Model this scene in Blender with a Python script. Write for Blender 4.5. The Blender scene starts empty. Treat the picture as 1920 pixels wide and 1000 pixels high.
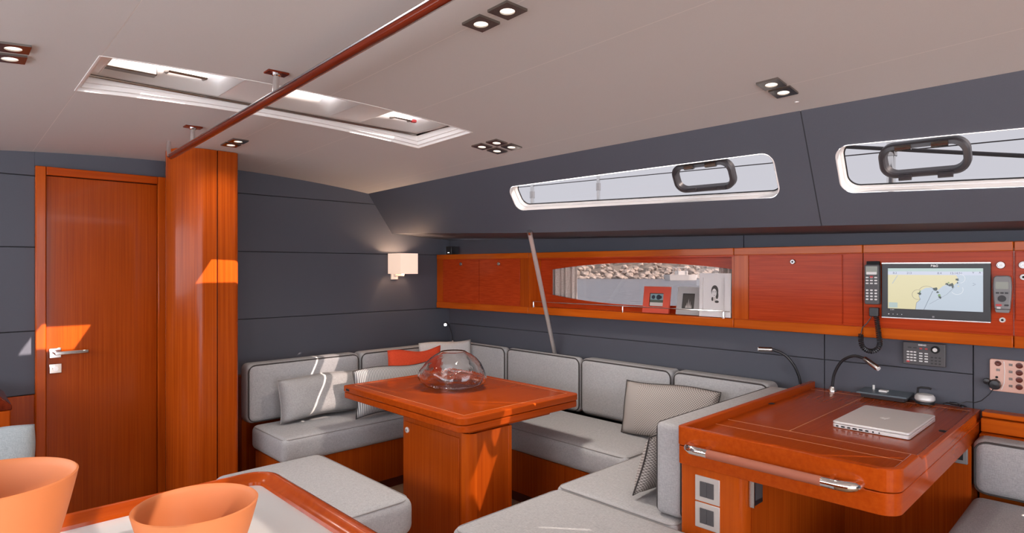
import bpy, math, random
from mathutils import Vector, Matrix
random.seed(7)
sc = bpy.context.scene
COL = sc.collection
PI = math.pi

# ------------------------------------------------------------------ camera, world, sun, exposure
EYE = 1.36
FPX = 1139.0
cam = bpy.data.cameras.new('camera')
cam.sensor_width = 36.0
cam.lens = FPX / 1920 * 36.0
cam.shift_y = 3 / 1920
cam.clip_start = 0.02
cam.clip_end = 600
camo = bpy.data.objects.new('camera', cam)
COL.objects.link(camo)
camo.location = (0, 0, EYE)
camo.rotation_euler = (PI / 2, 0, -math.radians(43.74))
sc.camera = camo

SKY = 4.4
world = bpy.data.worlds.new('world')
sc.world = world
world.use_nodes = True
wn = world.node_tree
wn.nodes['Background'].inputs[0].default_value = (0.90, 0.92, 1.0, 1)
wn.nodes['Background'].inputs[1].default_value = SKY

sun = bpy.data.lights.new('sun', 'SUN')
sun.energy = 24.0
sun.angle = 0.006
sun.color = (1.0, 0.84, 0.74)
suno = bpy.data.objects.new('sun', sun)
COL.objects.link(suno)
suno.rotation_euler = Vector((-0.4485, 1, -0.74)).to_track_quat('-Z', 'Y').to_euler()
suno.location = (3, -5, 6)

sc.view_settings.view_transform = 'Standard'
sc.view_settings.look = 'None'
sc.view_settings.gamma = 1
sc.view_settings.use_curve_mapping = False
sc.view_settings.exposure = 0.68

# ------------------------------------------------------------------ materials
MATS = {}
def new_mat(name):
    m = bpy.data.materials.new(name); m.use_nodes = True
    MATS[name] = m
    return m, m.node_tree, m.node_tree.nodes['Principled BSDF']
def simple(name, color, rough=0.5, metal=0.0, coat=0.0, spec=0.5, bump=0.0, bscale=200, var=0.0, emit=None, estr=0):
    m, nt, b = new_mat(name)
    b.inputs['Base Color'].default_value = (*color, 1)
    b.inputs['Roughness'].default_value = rough
    b.inputs['Metallic'].default_value = metal
    b.inputs['Coat Weight'].default_value = coat
    b.inputs['Coat Roughness'].default_value = 0.06
    b.inputs['Specular IOR Level'].default_value = spec
    if bump or var:
        tc = nt.nodes.new('ShaderNodeTexCoord')
        n = nt.nodes.new('ShaderNodeTexNoise'); n.inputs['Scale'].default_value = bscale; n.inputs['Detail'].default_value = 4
        nt.links.new(tc.outputs['Object'], n.inputs['Vector'])
        if bump:
            bp = nt.nodes.new('ShaderNodeBump'); bp.inputs['Strength'].default_value = bump; bp.inputs['Distance'].default_value = 0.002
            nt.links.new(n.outputs['Fac'], bp.inputs['Height']); nt.links.new(bp.outputs[0], b.inputs['Normal'])
        if var:
            r = nt.nodes.new('ShaderNodeValToRGB')
            r.color_ramp.elements[0].position = 0.3; r.color_ramp.elements[1].position = 0.7
            r.color_ramp.elements[0].color = (*[c * (1 - var) for c in color], 1)
            r.color_ramp.elements[1].color = (*[min(1, c * (1 + var)) for c in color], 1)
            nt.links.new(n.outputs['Fac'], r.inputs[0]); nt.links.new(r.outputs[0], b.inputs['Base Color'])
    if emit:
        b.inputs['Emission Color'].default_value = (*emit, 1)
        b.inputs['Emission Strength'].default_value = estr
    return m
def wood(name, dark, light, axis, fine=170, rough=0.17, coat=0.08, spec=0.13):
    m, nt, b = new_mat(name)
    tc = nt.nodes.new('ShaderNodeTexCoord')
    mp = nt.nodes.new('ShaderNodeMapping')
    s = [fine, fine, fine]; s['XYZ'.index(axis)] = 1.6
    mp.inputs['Scale'].default_value = s
    n = nt.nodes.new('ShaderNodeTexNoise'); n.inputs['Scale'].default_value = 1; n.inputs['Detail'].default_value = 5; n.inputs['Roughness'].default_value = 0.6
    nt.links.new(tc.outputs['Object'], mp.inputs['Vector']); nt.links.new(mp.outputs[0], n.inputs['Vector'])
    r = nt.nodes.new('ShaderNodeValToRGB')
    r.color_ramp.elements[0].position = 0.32; r.color_ramp.elements[1].position = 0.68
    r.color_ramp.elements[0].color = (*dark, 1); r.color_ramp.elements[1].color = (*light, 1)
    nt.links.new(n.outputs['Fac'], r.inputs[0])
    n2 = nt.nodes.new('ShaderNodeTexNoise'); n2.inputs['Scale'].default_value = 2.3; n2.inputs['Detail'].default_value = 2
    nt.links.new(tc.outputs['Object'], n2.inputs['Vector'])
    hs = nt.nodes.new('ShaderNodeHueSaturation')
    mr = nt.nodes.new('ShaderNodeMapRange'); mr.inputs['To Min'].default_value = 0.86; mr.inputs['To Max'].default_value = 1.14
    nt.links.new(n2.outputs['Fac'], mr.inputs['Value']); nt.links.new(mr.outputs[0], hs.inputs['Value'])
    nt.links.new(r.outputs[0], hs.inputs['Color']); nt.links.new(hs.outputs[0], b.inputs['Base Color'])
    b.inputs['Roughness'].default_value = rough
    b.inputs['Coat Weight'].default_value = coat; b.inputs['Coat Roughness'].default_value = 0.05
    b.inputs['Specular IOR Level'].default_value = spec
    return m
def fabric(name, a, c, sx=620, sz=70, bump=0.2, rough=0.95):
    """plain weave: fine slubs in both directions"""
    m, nt, b = new_mat(name)
    tc = nt.nodes.new('ShaderNodeTexCoord')
    outs = []
    for s in ((sx, sx, sz), (sx, sz, sx), (sz, sx, sx)):
        mp = nt.nodes.new('ShaderNodeMapping'); mp.inputs['Scale'].default_value = s
        n = nt.nodes.new('ShaderNodeTexNoise'); n.inputs['Scale'].default_value = 1; n.inputs['Detail'].default_value = 2
        nt.links.new(tc.outputs['Object'], mp.inputs['Vector']); nt.links.new(mp.outputs[0], n.inputs['Vector'])
        outs.append(n.outputs['Fac'])
    ad = nt.nodes.new('ShaderNodeMath'); ad.operation = 'ADD'
    nt.links.new(outs[0], ad.inputs[0]); nt.links.new(outs[1], ad.inputs[1])
    a2 = nt.nodes.new('ShaderNodeMath'); a2.operation = 'ADD'
    nt.links.new(ad.outputs[0], a2.inputs[0]); nt.links.new(outs[2], a2.inputs[1])
    mr = nt.nodes.new('ShaderNodeMapRange'); mr.inputs['From Min'].default_value = 1.2; mr.inputs['From Max'].default_value = 1.8
    nt.links.new(a2.outputs[0], mr.inputs['Value'])
    mx = nt.nodes.new('ShaderNodeMix'); mx.data_type = 'RGBA'
    mx.inputs[6].default_value = (*a, 1); mx.inputs[7].default_value = (*c, 1)
    nt.links.new(mr.outputs[0], mx.inputs[0]); nt.links.new(mx.outputs[2], b.inputs['Base Color'])
    bp = nt.nodes.new('ShaderNodeBump'); bp.inputs['Strength'].default_value = bump; bp.inputs['Distance'].default_value = 0.001
    nt.links.new(mr.outputs[0], bp.inputs['Height']); nt.links.new(bp.outputs[0], b.inputs['Normal'])
    b.inputs['Roughness'].default_value = rough; b.inputs['Specular IOR Level'].default_value = 0.15
    return m
def stripes(name, a, c, freq, dots=0):
    """woven stripes across local x; dots adds a second wave along local z"""
    m, nt, b = new_mat(name)
    tc = nt.nodes.new('ShaderNodeTexCoord')
    sp = nt.nodes.new('ShaderNodeSeparateXYZ'); nt.links.new(tc.outputs['Object'], sp.inputs[0])
    def wave(sock, f):
        mu = nt.nodes.new('ShaderNodeMath'); mu.operation = 'MULTIPLY'; mu.inputs[1].default_value = f * 2 * PI
        si = nt.nodes.new('ShaderNodeMath'); si.operation = 'SINE'
        nt.links.new(sock, mu.inputs[0]); nt.links.new(mu.outputs[0], si.inputs[0])
        return si.outputs[0]
    v = wave(sp.outputs['X'], freq)
    if dots:
        w2 = wave(sp.outputs['Z'], dots)
        mm = nt.nodes.new('ShaderNodeMath'); mm.operation = 'MULTIPLY'
        nt.links.new(v, mm.inputs[0]); nt.links.new(w2, mm.inputs[1]); v = mm.outputs[0]
        # plain bands at one end of the pillow
        bd = nt.nodes.new('ShaderNodeMath'); bd.operation = 'GREATER_THAN'; bd.inputs[1].default_value = -0.17
        nt.links.new(sp.outputs['X'], bd.inputs[0])
        m2 = nt.nodes.new('ShaderNodeMath'); m2.operation = 'MULTIPLY'
        nt.links.new(v, m2.inputs[0]); nt.links.new(bd.outputs[0], m2.inputs[1]); v = m2.outputs[0]
    mr = nt.nodes.new('ShaderNodeMapRange'); mr.inputs['From Min'].default_value = -0.6; mr.inputs['From Max'].default_value = 0.6
    nt.links.new(v, mr.inputs['Value'])
    mx = nt.nodes.new('ShaderNodeMix'); mx.data_type = 'RGBA'
    mx.inputs[6].default_value = (*a, 1); mx.inputs[7].default_value = (*c, 1)
    nt.links.new(mr.outputs[0], mx.inputs[0]); nt.links.new(mx.outputs[2], b.inputs['Base Color'])
    bp = nt.nodes.new('ShaderNodeBump'); bp.inputs['Strength'].default_value = 0.3; bp.inputs['Distance'].default_value = 0.001
    nt.links.new(mr.outputs[0], bp.inputs['Height']); nt.links.new(bp.outputs[0], b.inputs['Normal'])
    b.inputs['Roughness'].default_value = 0.95; b.inputs['Specular IOR Level'].default_value = 0.15
    return m
def pane_mat(name, tint, gloss=0.06):
    m, nt, b = new_mat(name)
    nt.nodes.remove(b)
    t = nt.nodes.new('ShaderNodeBsdfTransparent'); t.inputs[0].default_value = (*tint, 1)
    g = nt.nodes.new('ShaderNodeBsdfGlossy'); g.inputs['Roughness'].default_value = 0.02
    mx = nt.nodes.new('ShaderNodeMixShader'); mx.inputs[0].default_value = gloss
    nt.links.new(t.outputs[0], mx.inputs[1]); nt.links.new(g.outputs[0], mx.inputs[2])
    nt.links.new(mx.outputs[0], nt.nodes['Material Output'].inputs['Surface'])
    return m

WD, WL = (0.30, 0.044, 0.004), (0.43, 0.074, 0.006)
wood('veneer_vertical', WD, WL, 'Z')
wood('veneer_fore_aft', (0.36, 0.036, 0.007), (0.50, 0.058, 0.011), 'Y', coat=0.0, spec=0.10)
wood('veneer_athwart', (0.285, 0.040, 0.003), (0.325, 0.049, 0.004), 'X', fine=260, spec=0.10)
wood('veneer_panel', (0.30, 0.030, 0.008), (0.44, 0.052, 0.013), 'X')   # local x of hull-mounted items
wood('solid_fore_aft', (0.42, 0.070, 0.005), (0.55, 0.112, 0.008), 'Y', fine=40)
wood('solid_vertical', (0.40, 0.060, 0.004), (0.51, 0.092, 0.007), 'Z', fine=40)
wood('solid_athwart', (0.37, 0.050, 0.004), (0.44, 0.068, 0.006), 'X', fine=60)
wood('dark_rail', (0.10, 0.012, 0.004), (0.19, 0.024, 0.007), 'Y', fine=50)
simple('inlay', (0.62, 0.24, 0.09), 0.35)
simple('slate_panel', (0.076, 0.080, 0.100), 0.6, bump=0.15, bscale=900, var=0.10)
simple('slate_dark', (0.020, 0.020, 0.023), 0.8)
simple('ceiling_vinyl', (0.60, 0.575, 0.555), 0.7, bump=0.05, bscale=700, var=0.03)
simple('ceiling_seam', (0.76, 0.71, 0.67), 0.7)
simple('white_gelcoat', (0.80, 0.77, 0.74), 0.30)
fabric('grey_weave', (0.325, 0.322, 0.325), (0.485, 0.480, 0.482))
fabric('grey_pillow', (0.30, 0.29, 0.285), (0.46, 0.45, 0.44))
fabric('white_pillow', (0.56, 0.54, 0.53), (0.74, 0.72, 0.70))
fabric('blue_pillow', (0.36, 0.43, 0.46), (0.55, 0.62, 0.64))
fabric('red_pillow', (0.56, 0.055, 0.022), (0.74, 0.095, 0.036))
fabric('curtain', (0.40, 0.33, 0.28), (0.62, 0.53, 0.47), 300, 20)
stripes('ribbed_weave', (0.17, 0.17, 0.175), (0.60, 0.585, 0.57), 95)
stripes('hound_weave', (0.17, 0.15, 0.14), (0.58, 0.53, 0.49), 80, 80)
simple('piping', (0.055, 0.048, 0.046), 0.9)
simple('piping_grey', (0.30, 0.285, 0.275), 0.95)
simple('chrome', (0.82, 0.80, 0.78), 0.08, 1.0)
simple('steel', (0.66, 0.63, 0.61), 0.22, 1.0)
simple('pole_steel', (0.72, 0.66, 0.62), 0.35, 0.6)
simple('knob_steel', (0.42, 0.40, 0.385), 0.3, 1.0)
simple('dark_steel', (0.30, 0.28, 0.26), 0.25, 1.0)
simple('black_plastic', (0.018, 0.018, 0.020), 0.35)
simple('matte_black', (0.010, 0.010, 0.011), 0.8)
simple('charcoal_plastic', (0.075, 0.072, 0.075), 0.45)
simple('grey_plastic', (0.22, 0.22, 0.22), 0.45)
simple('portlight_grey', (0.040, 0.036, 0.040), 0.4)
simple('white_plastic', (0.78, 0.76, 0.74), 0.4)
simple('orange_ceramic', (0.58, 0.180, 0.055), 0.6)
simple('worktop_white', (0.72, 0.73, 0.72), 0.15, coat=0.4)
simple('leather_grip', (0.36, 0.11, 0.06), 0.6)
simple('copper_plate', (0.72, 0.46, 0.37), 0.30, 0.6)
simple('aluminium', (0.70, 0.69, 0.67), 0.38, 0.25)
simple('switch_metal', (0.60, 0.56, 0.52), 0.35, 0.3)
simple('blue_grey_plastic', (0.10, 0.13, 0.15), 0.35)
simple('red_paint', (0.62, 0.07, 0.03), 0.5)
simple('grey_frame', (0.40, 0.385, 0.37), 0.5)
simple('white_frame', (0.70, 0.66, 0.64), 0.5)
simple('photo_dark', (0.05, 0.042, 0.035), 0.5)
simple('photo_teal', (0.20, 0.33, 0.35), 0.5)
simple('photo_navy', (0.015, 0.022, 0.04), 0.5)
simple('photo_pale', (0.55, 0.50, 0.46), 0.5)
simple('photo_green', (0.08, 0.10, 0.07), 0.5)
simple('plinth', (0.10, 0.012, 0.004), 0.3)
simple('key_white', (0.75, 0.75, 0.74), 0.5)
simple('key_red', (0.55, 0.05, 0.05), 0.5)
simple('key_dark', (0.03, 0.03, 0.032), 0.5)
simple('lcd', (0.28, 0.30, 0.25), 0.3)
simple('rope', (0.06, 0.055, 0.06), 0.8)
simple('rock', (0.52, 0.43, 0.37), 0.9, var=0.45, bscale=1.4)
simple('scrub', (0.22, 0.18, 0.15), 0.95, var=0.6, bscale=0.8)
simple('deck_white', (0.45, 0.44, 0.42), 0.6)
simple('floor_teak', (0.42, 0.27, 0.16), 0.35, var=0.2, bscale=6)
simple('lens_glow', (0.9, 0.85, 0.8), 0.3, emit=(1.0, 0.88, 0.76), estr=1.1)
simple('lamp_glow', (0.9, 0.9, 0.9), 0.3, emit=(1.0, 0.98, 0.95), estr=12)
simple('led', (0.9, 0.9, 0.9), 0.3, emit=(1.0, 1.0, 1.0), estr=2)
for nm, c in dict(scr_sea=(0.47, 0.54, 0.62), scr_land=(0.68, 0.61, 0.36), scr_bar=(0.55, 0.58, 0.70), scr_top=(0.42, 0.55, 0.52),
                  scr_dark=(0.03, 0.05, 0.04), scr_green=(0.16, 0.30, 0.10), scr_line=(0.12, 0.13, 0.18), scr_white=(0.85, 0.87, 0.90), scr_box=(0.40, 0.50, 0.48),
                  scr_black=(0.004, 0.005, 0.006)).items():
    simple(nm, (0.02, 0.02, 0.02), 0.25, emit=c, estr=0.62)
pane_mat('tinted_pane', (0.097, 0.094, 0.095), 0.010)
pane_mat('hatch_pane', (0.62, 0.62, 0.63), 0.02)
pane_mat('sun_filter_tint', (0.275, 0.275, 0.275), 0.03)  # tint of the added pane that dims the companionway sun
pane_mat('hull_pane', (0.32, 0.31, 0.31), 0.02)
m, nt, b = new_mat('blown_glass')
b.inputs['Transmission Weight'].default_value = 1; b.inputs['Roughness'].default_value = 0.0; b.inputs['IOR'].default_value = 1.4
b.inputs['Base Color'].default_value = (0.97, 0.97, 0.97, 1)
tc = nt.nodes.new('ShaderNodeTexCoord'); n = nt.nodes.new('ShaderNodeTexNoise'); n.inputs['Scale'].default_value = 14; n.inputs['Distortion'].default_value = 1.6
nt.links.new(tc.outputs['Object'], n.inputs['Vector'])
bp = nt.nodes.new('ShaderNodeBump'); bp.inputs['Strength'].default_value = 0.12; bp.inputs['Distance'].default_value = 0.004
nt.links.new(n.outputs['Fac'], bp.inputs['Height']); nt.links.new(bp.outputs[0], b.inputs['Normal'])
m, nt, b = new_mat('sea')
b.inputs['Base Color'].default_value = (0.16, 0.17, 0.20, 1); b.inputs['Roughness'].default_value = 0.25
tc = nt.nodes.new('ShaderNodeTexCoord'); mp = nt.nodes.new('ShaderNodeMapping'); mp.inputs['Rotation'].default_value = (0, 0, -math.radians(46)); mp.inputs['Scale'].default_value = (3.0, 0.8, 1)
n = nt.nodes.new('ShaderNodeTexNoise'); n.inputs['Scale'].default_value = 1.0; n.inputs['Detail'].default_value = 5
nt.links.new(tc.outputs['Object'], mp.inputs['Vector']); nt.links.new(mp.outputs[0], n.inputs['Vector'])
bp = nt.nodes.new('ShaderNodeBump'); bp.inputs['Strength'].default_value = 1.0; bp.inputs['Distance'].default_value = 0.5
nt.links.new(n.outputs['Fac'], bp.inputs['Height']); nt.links.new(bp.outputs[0], b.inputs['Normal'])
m, nt, b = new_mat('lamp_shade')
b.inputs['Base Color'].default_value = (0.75, 0.66, 0.58, 1); b.inputs['Roughness'].default_value = 0.9
b.inputs['Emission Color'].default_value = (1.0, 0.68, 0.50, 1); b.inputs['Emission Strength'].default_value = 0.42

# ------------------------------------------------------------------ mesh helpers
class MB:
    def __init__(s): s.v = []; s.f = []
    def add(s, vs, fs):
        k = len(s.v); s.v += [tuple(v) for v in vs]; s.f += [tuple(i + k for i in f) for f in fs]; return s
    def box(s, x0, x1, y0, y1, z0, z1):
        return s.add([(x0, y0, z0), (x1, y0, z0), (x1, y1, z0), (x0, y1, z0), (x0, y0, z1), (x1, y0, z1), (x1, y1, z1), (x0, y1, z1)],
                     [(0, 3, 2, 1), (4, 5, 6, 7), (0, 1, 5, 4), (1, 2, 6, 5), (2, 3, 7, 6), (3, 0, 4, 7)])
    def prism(s, poly, a, b, axis='Z'):
        """poly: list of (u, v) extruded from a to b along axis (u, v are the two other axes in cyclic order)"""
        n = len(poly)
        def P(u, v, w): return {'Z': (u, v, w), 'X': (w, u, v), 'Y': (v, w, u)}[axis]
        vs = [P(u, v, a) for u, v in poly] + [P(u, v, b) for u, v in poly]
        ar = sum(poly[i][0] * poly[(i + 1) % n][1] - poly[(i + 1) % n][0] * poly[i][1] for i in range(n))
        fs = [tuple(range(n))[::-1], tuple(range(n, 2 * n))] + [(i, (i + 1) % n, n + (i + 1) % n, n + i) for i in range(n)]
        if (ar < 0) != (b < a): fs = [f[::-1] for f in fs]
        return s.add(vs, fs)
    def tube(s, path, r, n=8, closed=False, rs=None):
        path = [Vector(p) for p in path]; m = len(path); vs = []; prev = None
        for i, p in enumerate(path):
            if closed: t = path[(i + 1) % m] - path[i - 1]
            else: t = path[min(i + 1, m - 1)] - path[max(i - 1, 0)]
            t.normalize()
            if prev is None:
                a = Vector((0, 0, 1)) if abs(t.z) < 0.9 else Vector((1, 0, 0))
                u = t.cross(a).normalized()
            else:
                u = (prev - t * prev.dot(t)).normalized()
            prev = u; w = t.cross(u)
            rr = rs[i] if rs else r
            vs += [p + (u * math.cos(2 * PI * k / n) + w * math.sin(2 * PI * k / n)) * rr for k in range(n)]
        fs = []
        for i in range(m if closed else m - 1):
            j = (i + 1) % m
            fs += [(i * n + k, i * n + (k + 1) % n, j * n + (k + 1) % n, j * n + k) for k in range(n)]
        if not closed:
            fs += [tuple(range(n))[::-1], tuple(range((m - 1) * n, m * n))]
        return s.add(vs, fs)
    def cyl(s, c0, c1, r, n=20): return s.tube([c0, c1], r, n)
    def lathe(s, prof, n=48, c=(0, 0, 0)):
        m = len(prof); vs = []
        for r, z in prof:
            vs += [(c[0] + r * math.cos(2 * PI * k / n), c[1] + r * math.sin(2 * PI * k / n), c[2] + z) for k in range(n)]
        fs = []
        for i in range(m - 1):
            fs += [(i * n + k, i * n + (k + 1) % n, (i + 1) * n + (k + 1) % n, (i + 1) * n + k) for k in range(n)]
        return s.add(vs, fs)
    def loft(s, a, b):
        """closed loops a, b of the same length joined by quads"""
        n = len(a)
        return s.add(list(a) + list(b), [(i, (i + 1) % n, n + (i + 1) % n, n + i) for i in range(n)])
    def grid(s, fn, nu, nv):
        return s.add([fn(i / nu, j / nv) for j in range(nv + 1) for i in range(nu + 1)],
                     [(j * (nu + 1) + i, j * (nu + 1) + i + 1, (j + 1) * (nu + 1) + i + 1, (j + 1) * (nu + 1) + i) for j in range(nv) for i in range(nu)])
    def build(s, name, mat, parent=None, bevel=0, smooth=35, solid=0, seg=2, subd=0):
        me = bpy.data.meshes.new(name); me.from_pydata(s.v, [], s.f); me.update()
        o = bpy.data.objects.new(name, me); COL.objects.link(o)
        me.materials.append(MATS[mat])
        if smooth:
            for p in me.polygons: p.use_smooth = True
            me.set_sharp_from_angle(angle=math.radians(smooth))
        if solid:
            md = o.modifiers.new('thick', 'SOLIDIFY'); md.thickness = solid; md.offset = -1
        if bevel:
            md = o.modifiers.new('bevel', 'BEVEL'); md.width = bevel; md.segments = seg; md.limit_method = 'ANGLE'; md.angle_limit = math.radians(40)
        if subd:
            md = o.modifiers.new('sub', 'SUBSURF'); md.levels = subd; md.render_levels = subd
        if parent: attach(o, parent)
        return o
def attach(o, parent):
    """local-space things carry their own matrix; world-space parts keep world coordinates"""
    o.parent = parent
    if not parent.get('_local'): o.matrix_parent_inverse = world_of(parent).inverted()
def world_of(o):
    m = o.matrix_basis.copy()
    if o.parent: m = world_of(o.parent) @ o.matrix_parent_inverse @ m
    return m
LOCALS = []
def thing(name, label, cat, loc=(0, 0, 0), group=None, matrix=None):
    o = bpy.data.objects.new(name, None); COL.objects.link(o); o.empty_display_size = 0.05
    if matrix is not None: o.matrix_basis = matrix; o['_local'] = 1; LOCALS.append(o)
    else: o.location = loc
    return tag(o, label, cat, group)
def tag(o, label, cat, group=None):
    o['label'] = label; o['category'] = cat
    if group: o['group'] = group
    return o
def struct(o, label=None):
    o['kind'] = 'structure'
    if label: o['label'] = label
    return o
def empty_struct(name, label=None, loc=(0, 0, 0)):
    o = bpy.data.objects.new(name, None); COL.objects.link(o); o.empty_display_size = 0.05; o.location = loc
    return struct(o, label)
def sub(o):
    """a part that will hold sub-parts in the same coordinates"""
    if o.parent and o.parent.get('_local'): o['_local'] = 1; LOCALS.append(o)
    return o
def rrect(u0, u1, v0, v1, r, n=5):
    rr = r if isinstance(r, (list, tuple)) else [r] * 4
    pts = []
    for (cx, cy, a0), q in zip(((u1, v1, 0), (u0, v1, 90), (u0, v0, 180), (u1, v0, 270)), rr):
        q = max(q, 1e-4)
        sx = -1 if cx == u1 else 1; sy = -1 if cy == v1 else 1
        for k in range(n + 1):
            a = math.radians(a0 + 90 * k / n)
            pts.append((cx + sx * q + q * math.cos(a), cy + sy * q + q * math.sin(a)))
    return pts
def text(name, s, size, mat, parent, mtx, align='CENTER', bold=0.0):
    cu = bpy.data.curves.new(name, 'FONT'); cu.body = s; cu.size = size; cu.align_x = align; cu.align_y = 'CENTER'; cu.offset = bold
    t = bpy.data.objects.new(name, cu); COL.objects.link(t)
    dg = bpy.context.evaluated_depsgraph_get(); dg.update()
    me = bpy.data.meshes.new_from_object(t.evaluated_get(dg))
    bpy.data.objects.remove(t); bpy.data.curves.remove(cu)
    o = bpy.data.objects.new(name, me); COL.objects.link(o)
    me.materials.clear(); me.materials.append(MATS[mat])
    o.parent = parent; o.matrix_basis = mtx
    return o
T = Matrix.Translation
def copy_tree(o, parent=None):
    c = o.copy(); COL.objects.link(c)
    if parent: c.parent = parent
    for ch in list(o.children): copy_tree(ch, c)
    return c

# ------------------------------------------------------------------ the shape of the saloon
def lerp(y, pts):
    y = max(y, pts[0][0]); i = 0
    while i < len(pts) - 2 and y > pts[i + 1][0]: i += 1
    (a, b), (c, d) = pts[i], pts[i + 1]
    return b + (d - b) * (y - a) / (c - a)
def zc(x, y): return EYE + 0.727 - 0.029 * y - 0.05 * (x - 1.07) ** 2          # cambered deckhead
XE = [(0, 2.49), (0.27, 2.477), (1.13, 2.41), (2.09, 2.345), (2.7, 2.317), (3.9, 2.29)]
XB = [(0, 2.72), (0.29, 2.70), (1.23, 2.62), (2.55, 2.55), (3.9, 2.491)]
ZB = [(0, 1.517), (0.29, 1.5215), (1.23, 1.54), (2.55, 1.569), (3.9, 1.619)]
def cab(y): return 3.08 - 0.0115 * y * y          # face of the hull-side lockers
def wal(y): return 3.16 - 0.0085 * y * y          # hull lining
def zw(y): return 1.505 + 0.02 * y
def band(y, t, off=0.0):
    xe = lerp(y, XE); ze = zc(xe, y); xb = lerp(y, XB); zb = lerp(y, ZB)
    n = Vector((ze - zb, 0, xb - xe)).normalized()
    return Vector((xe + (xb - xe) * t + n.x * off, y, ze + (zb - ze) * t + n.z * off))
YB = 3.9

def hull_frame(y, z, off, fn=cab):
    """local x = right along the hull face, y = up, z = towards the room"""
    d = (fn(y - 0.05) - fn(y + 0.05)) / 0.1
    xax = Vector((d, -1, 0)).normalized(); yax = Vector((0, 0, 1)); zax = xax.cross(yax)
    m = Matrix((xax, yax, zax)).transposed().to_4x4()
    return T(Vector((fn(y), y, z)) + zax * off) @ m
def cbox(mb, y0, y1, z0, z1, d0, d1, fn=cab, n=8):
    """box that follows the hull curve; d0 / d1 = offsets outboard of the face"""
    vs = []
    for i in range(n + 1):
        y = y0 + (y1 - y0) * i / n
        vs += [(fn(y) + d0, y, z0), (fn(y) + d1, y, z0), (fn(y) + d1, y, z1), (fn(y) + d0, y, z1)]
    fs = []
    for i in range(n):
        a, b = 4 * i, 4 * i + 4
        for k in range(4): fs.append((a + k, a + (k + 1) % 4, b + (k + 1) % 4, b + k))
    fs += [(3, 2, 1, 0), (4 * n, 4 * n + 1, 4 * n + 2, 4 * n + 3)]
    return mb.add(vs, fs)

# ------------------------------------------------------------------ floor, bulkhead, hull lining
struct(MB().box(-1.3, 3.2, -4.0, 3.95, -0.06, 0.0).build('floor', 'floor_teak'))

wf = empty_struct('wall_front', 'slate grey panelled bulkhead across the cabin', (1.4, YB, 0))
MB().box(-1.3, 3.1, YB + 0.012, YB + 0.04, 0, 1.55).build('backing', 'slate_dark', wf)
MB().prism([(1.55, -1.3), (1.55, 2.62), (1.62, 2.49), (2.02, 2.30), (2.02, -1.3)], YB + 0.012, YB + 0.04, 'Y').build('backing', 'slate_dark', wf)
g = 0.0022
def fpanel(poly, mat='slate_panel'):
    MB().prism([(z, x) for x, z in poly], YB, YB + 0.012, 'Y').build('panel', mat, wf, bevel=0.0012)
for (x0, x1) in ((-1.3, 0.381),):
    for z0, z1 in ((0.72, 1.041), (1.041, 1.466), (1.466, 1.828), (1.828, 1.99)):
        fpanel([(x0, z0 + g), (x1, z0 + g), (x1, z1 - g), (x0, z1 - g)])
    fpanel([(x0, 0.0), (x1, 0.0), (x1, 0.72 - g), (x0, 0.72 - g)], 'veneer_vertical')
fpanel([(0.381, 1.88), (0.97, 1.88), (0.97, 1.99), (0.381, 1.99)])
fpanel([(0.97, 0.0), (3.05, 0.0), (3.05, 1.04 - g), (0.97, 1.04 - g)])
fpanel([(0.97, 1.04 + g), (3.05, 1.04 + g), (3.05, 1.464 - g), (0.97, 1.464 - g)])
fpanel([(0.97, 1.464 + g), (3.06, 1.464 + g), (3.06, 1.60), (2.52, 1.64), (2.36, 1.826 - g), (0.97, 1.826 - g)])
fpanel([(0.97, 1.826 + g), (2.36, 1.826 + g), (2.30, 1.93), (1.9, 1.96), (1.4, 1.99), (0.97, 1.99)])

wr = empty_struct('wall_right', 'slate grey hull lining below the lockers', (3.16, 1.5, 0))
cbox(MB(), -0.6, 3.9, 0, 1.09, 0.012, 0.03, wal, 14).build('backing', 'slate_dark', wr)
MB().box(3.13, 3.16, -4.0, -0.6, 0, 1.62).build('panel', 'slate_panel', wr)
cbox(MB(), -0.6, 3.9, 1.44, 1.62, 0.012, 0.03, wal, 14).build('backing', 'slate_dark', wr)
for y0, y1 in ((-0.6, 0.503), (0.503, 1.087), (1.087, 3.9)):
    rows = ((0.6, 0.914), (0.914, 1.09)) if y0 > 0.4 else ((0.6, 1.09),)
    for z0, z1 in rows:
        cbox(MB(), y0 + g, y1 - g, z0 + g, z1 - g, 0, 0.012, wal, 10).build('panel', 'slate_panel', wr)
for y0, y1 in ((-0.6, 1.49), (1.49, 3.9)):
    cbox(MB(), y0 + g, y1 - g, 1.44, 1.60, 0, 0.012, wal, 10).build('panel', 'slate_panel', wr)

# coachroof side with its two long windows, and the soffit below it
wu = empty_struct('wall_upper_right', 'slate grey sloping coachroof side above the lockers', (2.5, 1.5, 1.5))
def outline_on(y0, y1, ta, tb, ry, n=10):
    """rounded outline in (y, t); ry = corner radius in metres along y, t-radius scaled by band height"""
    def hgt(y): return (band(y, 0) - band(y, 1)).length
    pts = []
    for (yy, sy, t_is_top, a0) in ((y0, 1, True, 180), (y1, -1, True, 270), (y1, -1, False, 0), (y0, 1, False, 90)):
        tt = (ta if t_is_top else tb)
        tt = tt(yy) if callable(tt) else tt
        rt = ry / hgt(yy)
        for k in range(n + 1):
            a = math.radians(a0 + 90 * k / n)
            pts.append((yy + sy * ry + ry * math.cos(a), tt + (rt if t_is_top else -rt) + rt * math.sin(a)))
    return pts
def lin(a, ta, b, tb): return lambda y: ta + (tb - ta) * (y - a) / (b - a)
W1 = outline_on(1.06, 2.536, lin(1.06, 0.308, 2.536, 0.30), lin(1.06, 0.72, 2.536, 0.657), 0.045)
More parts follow.
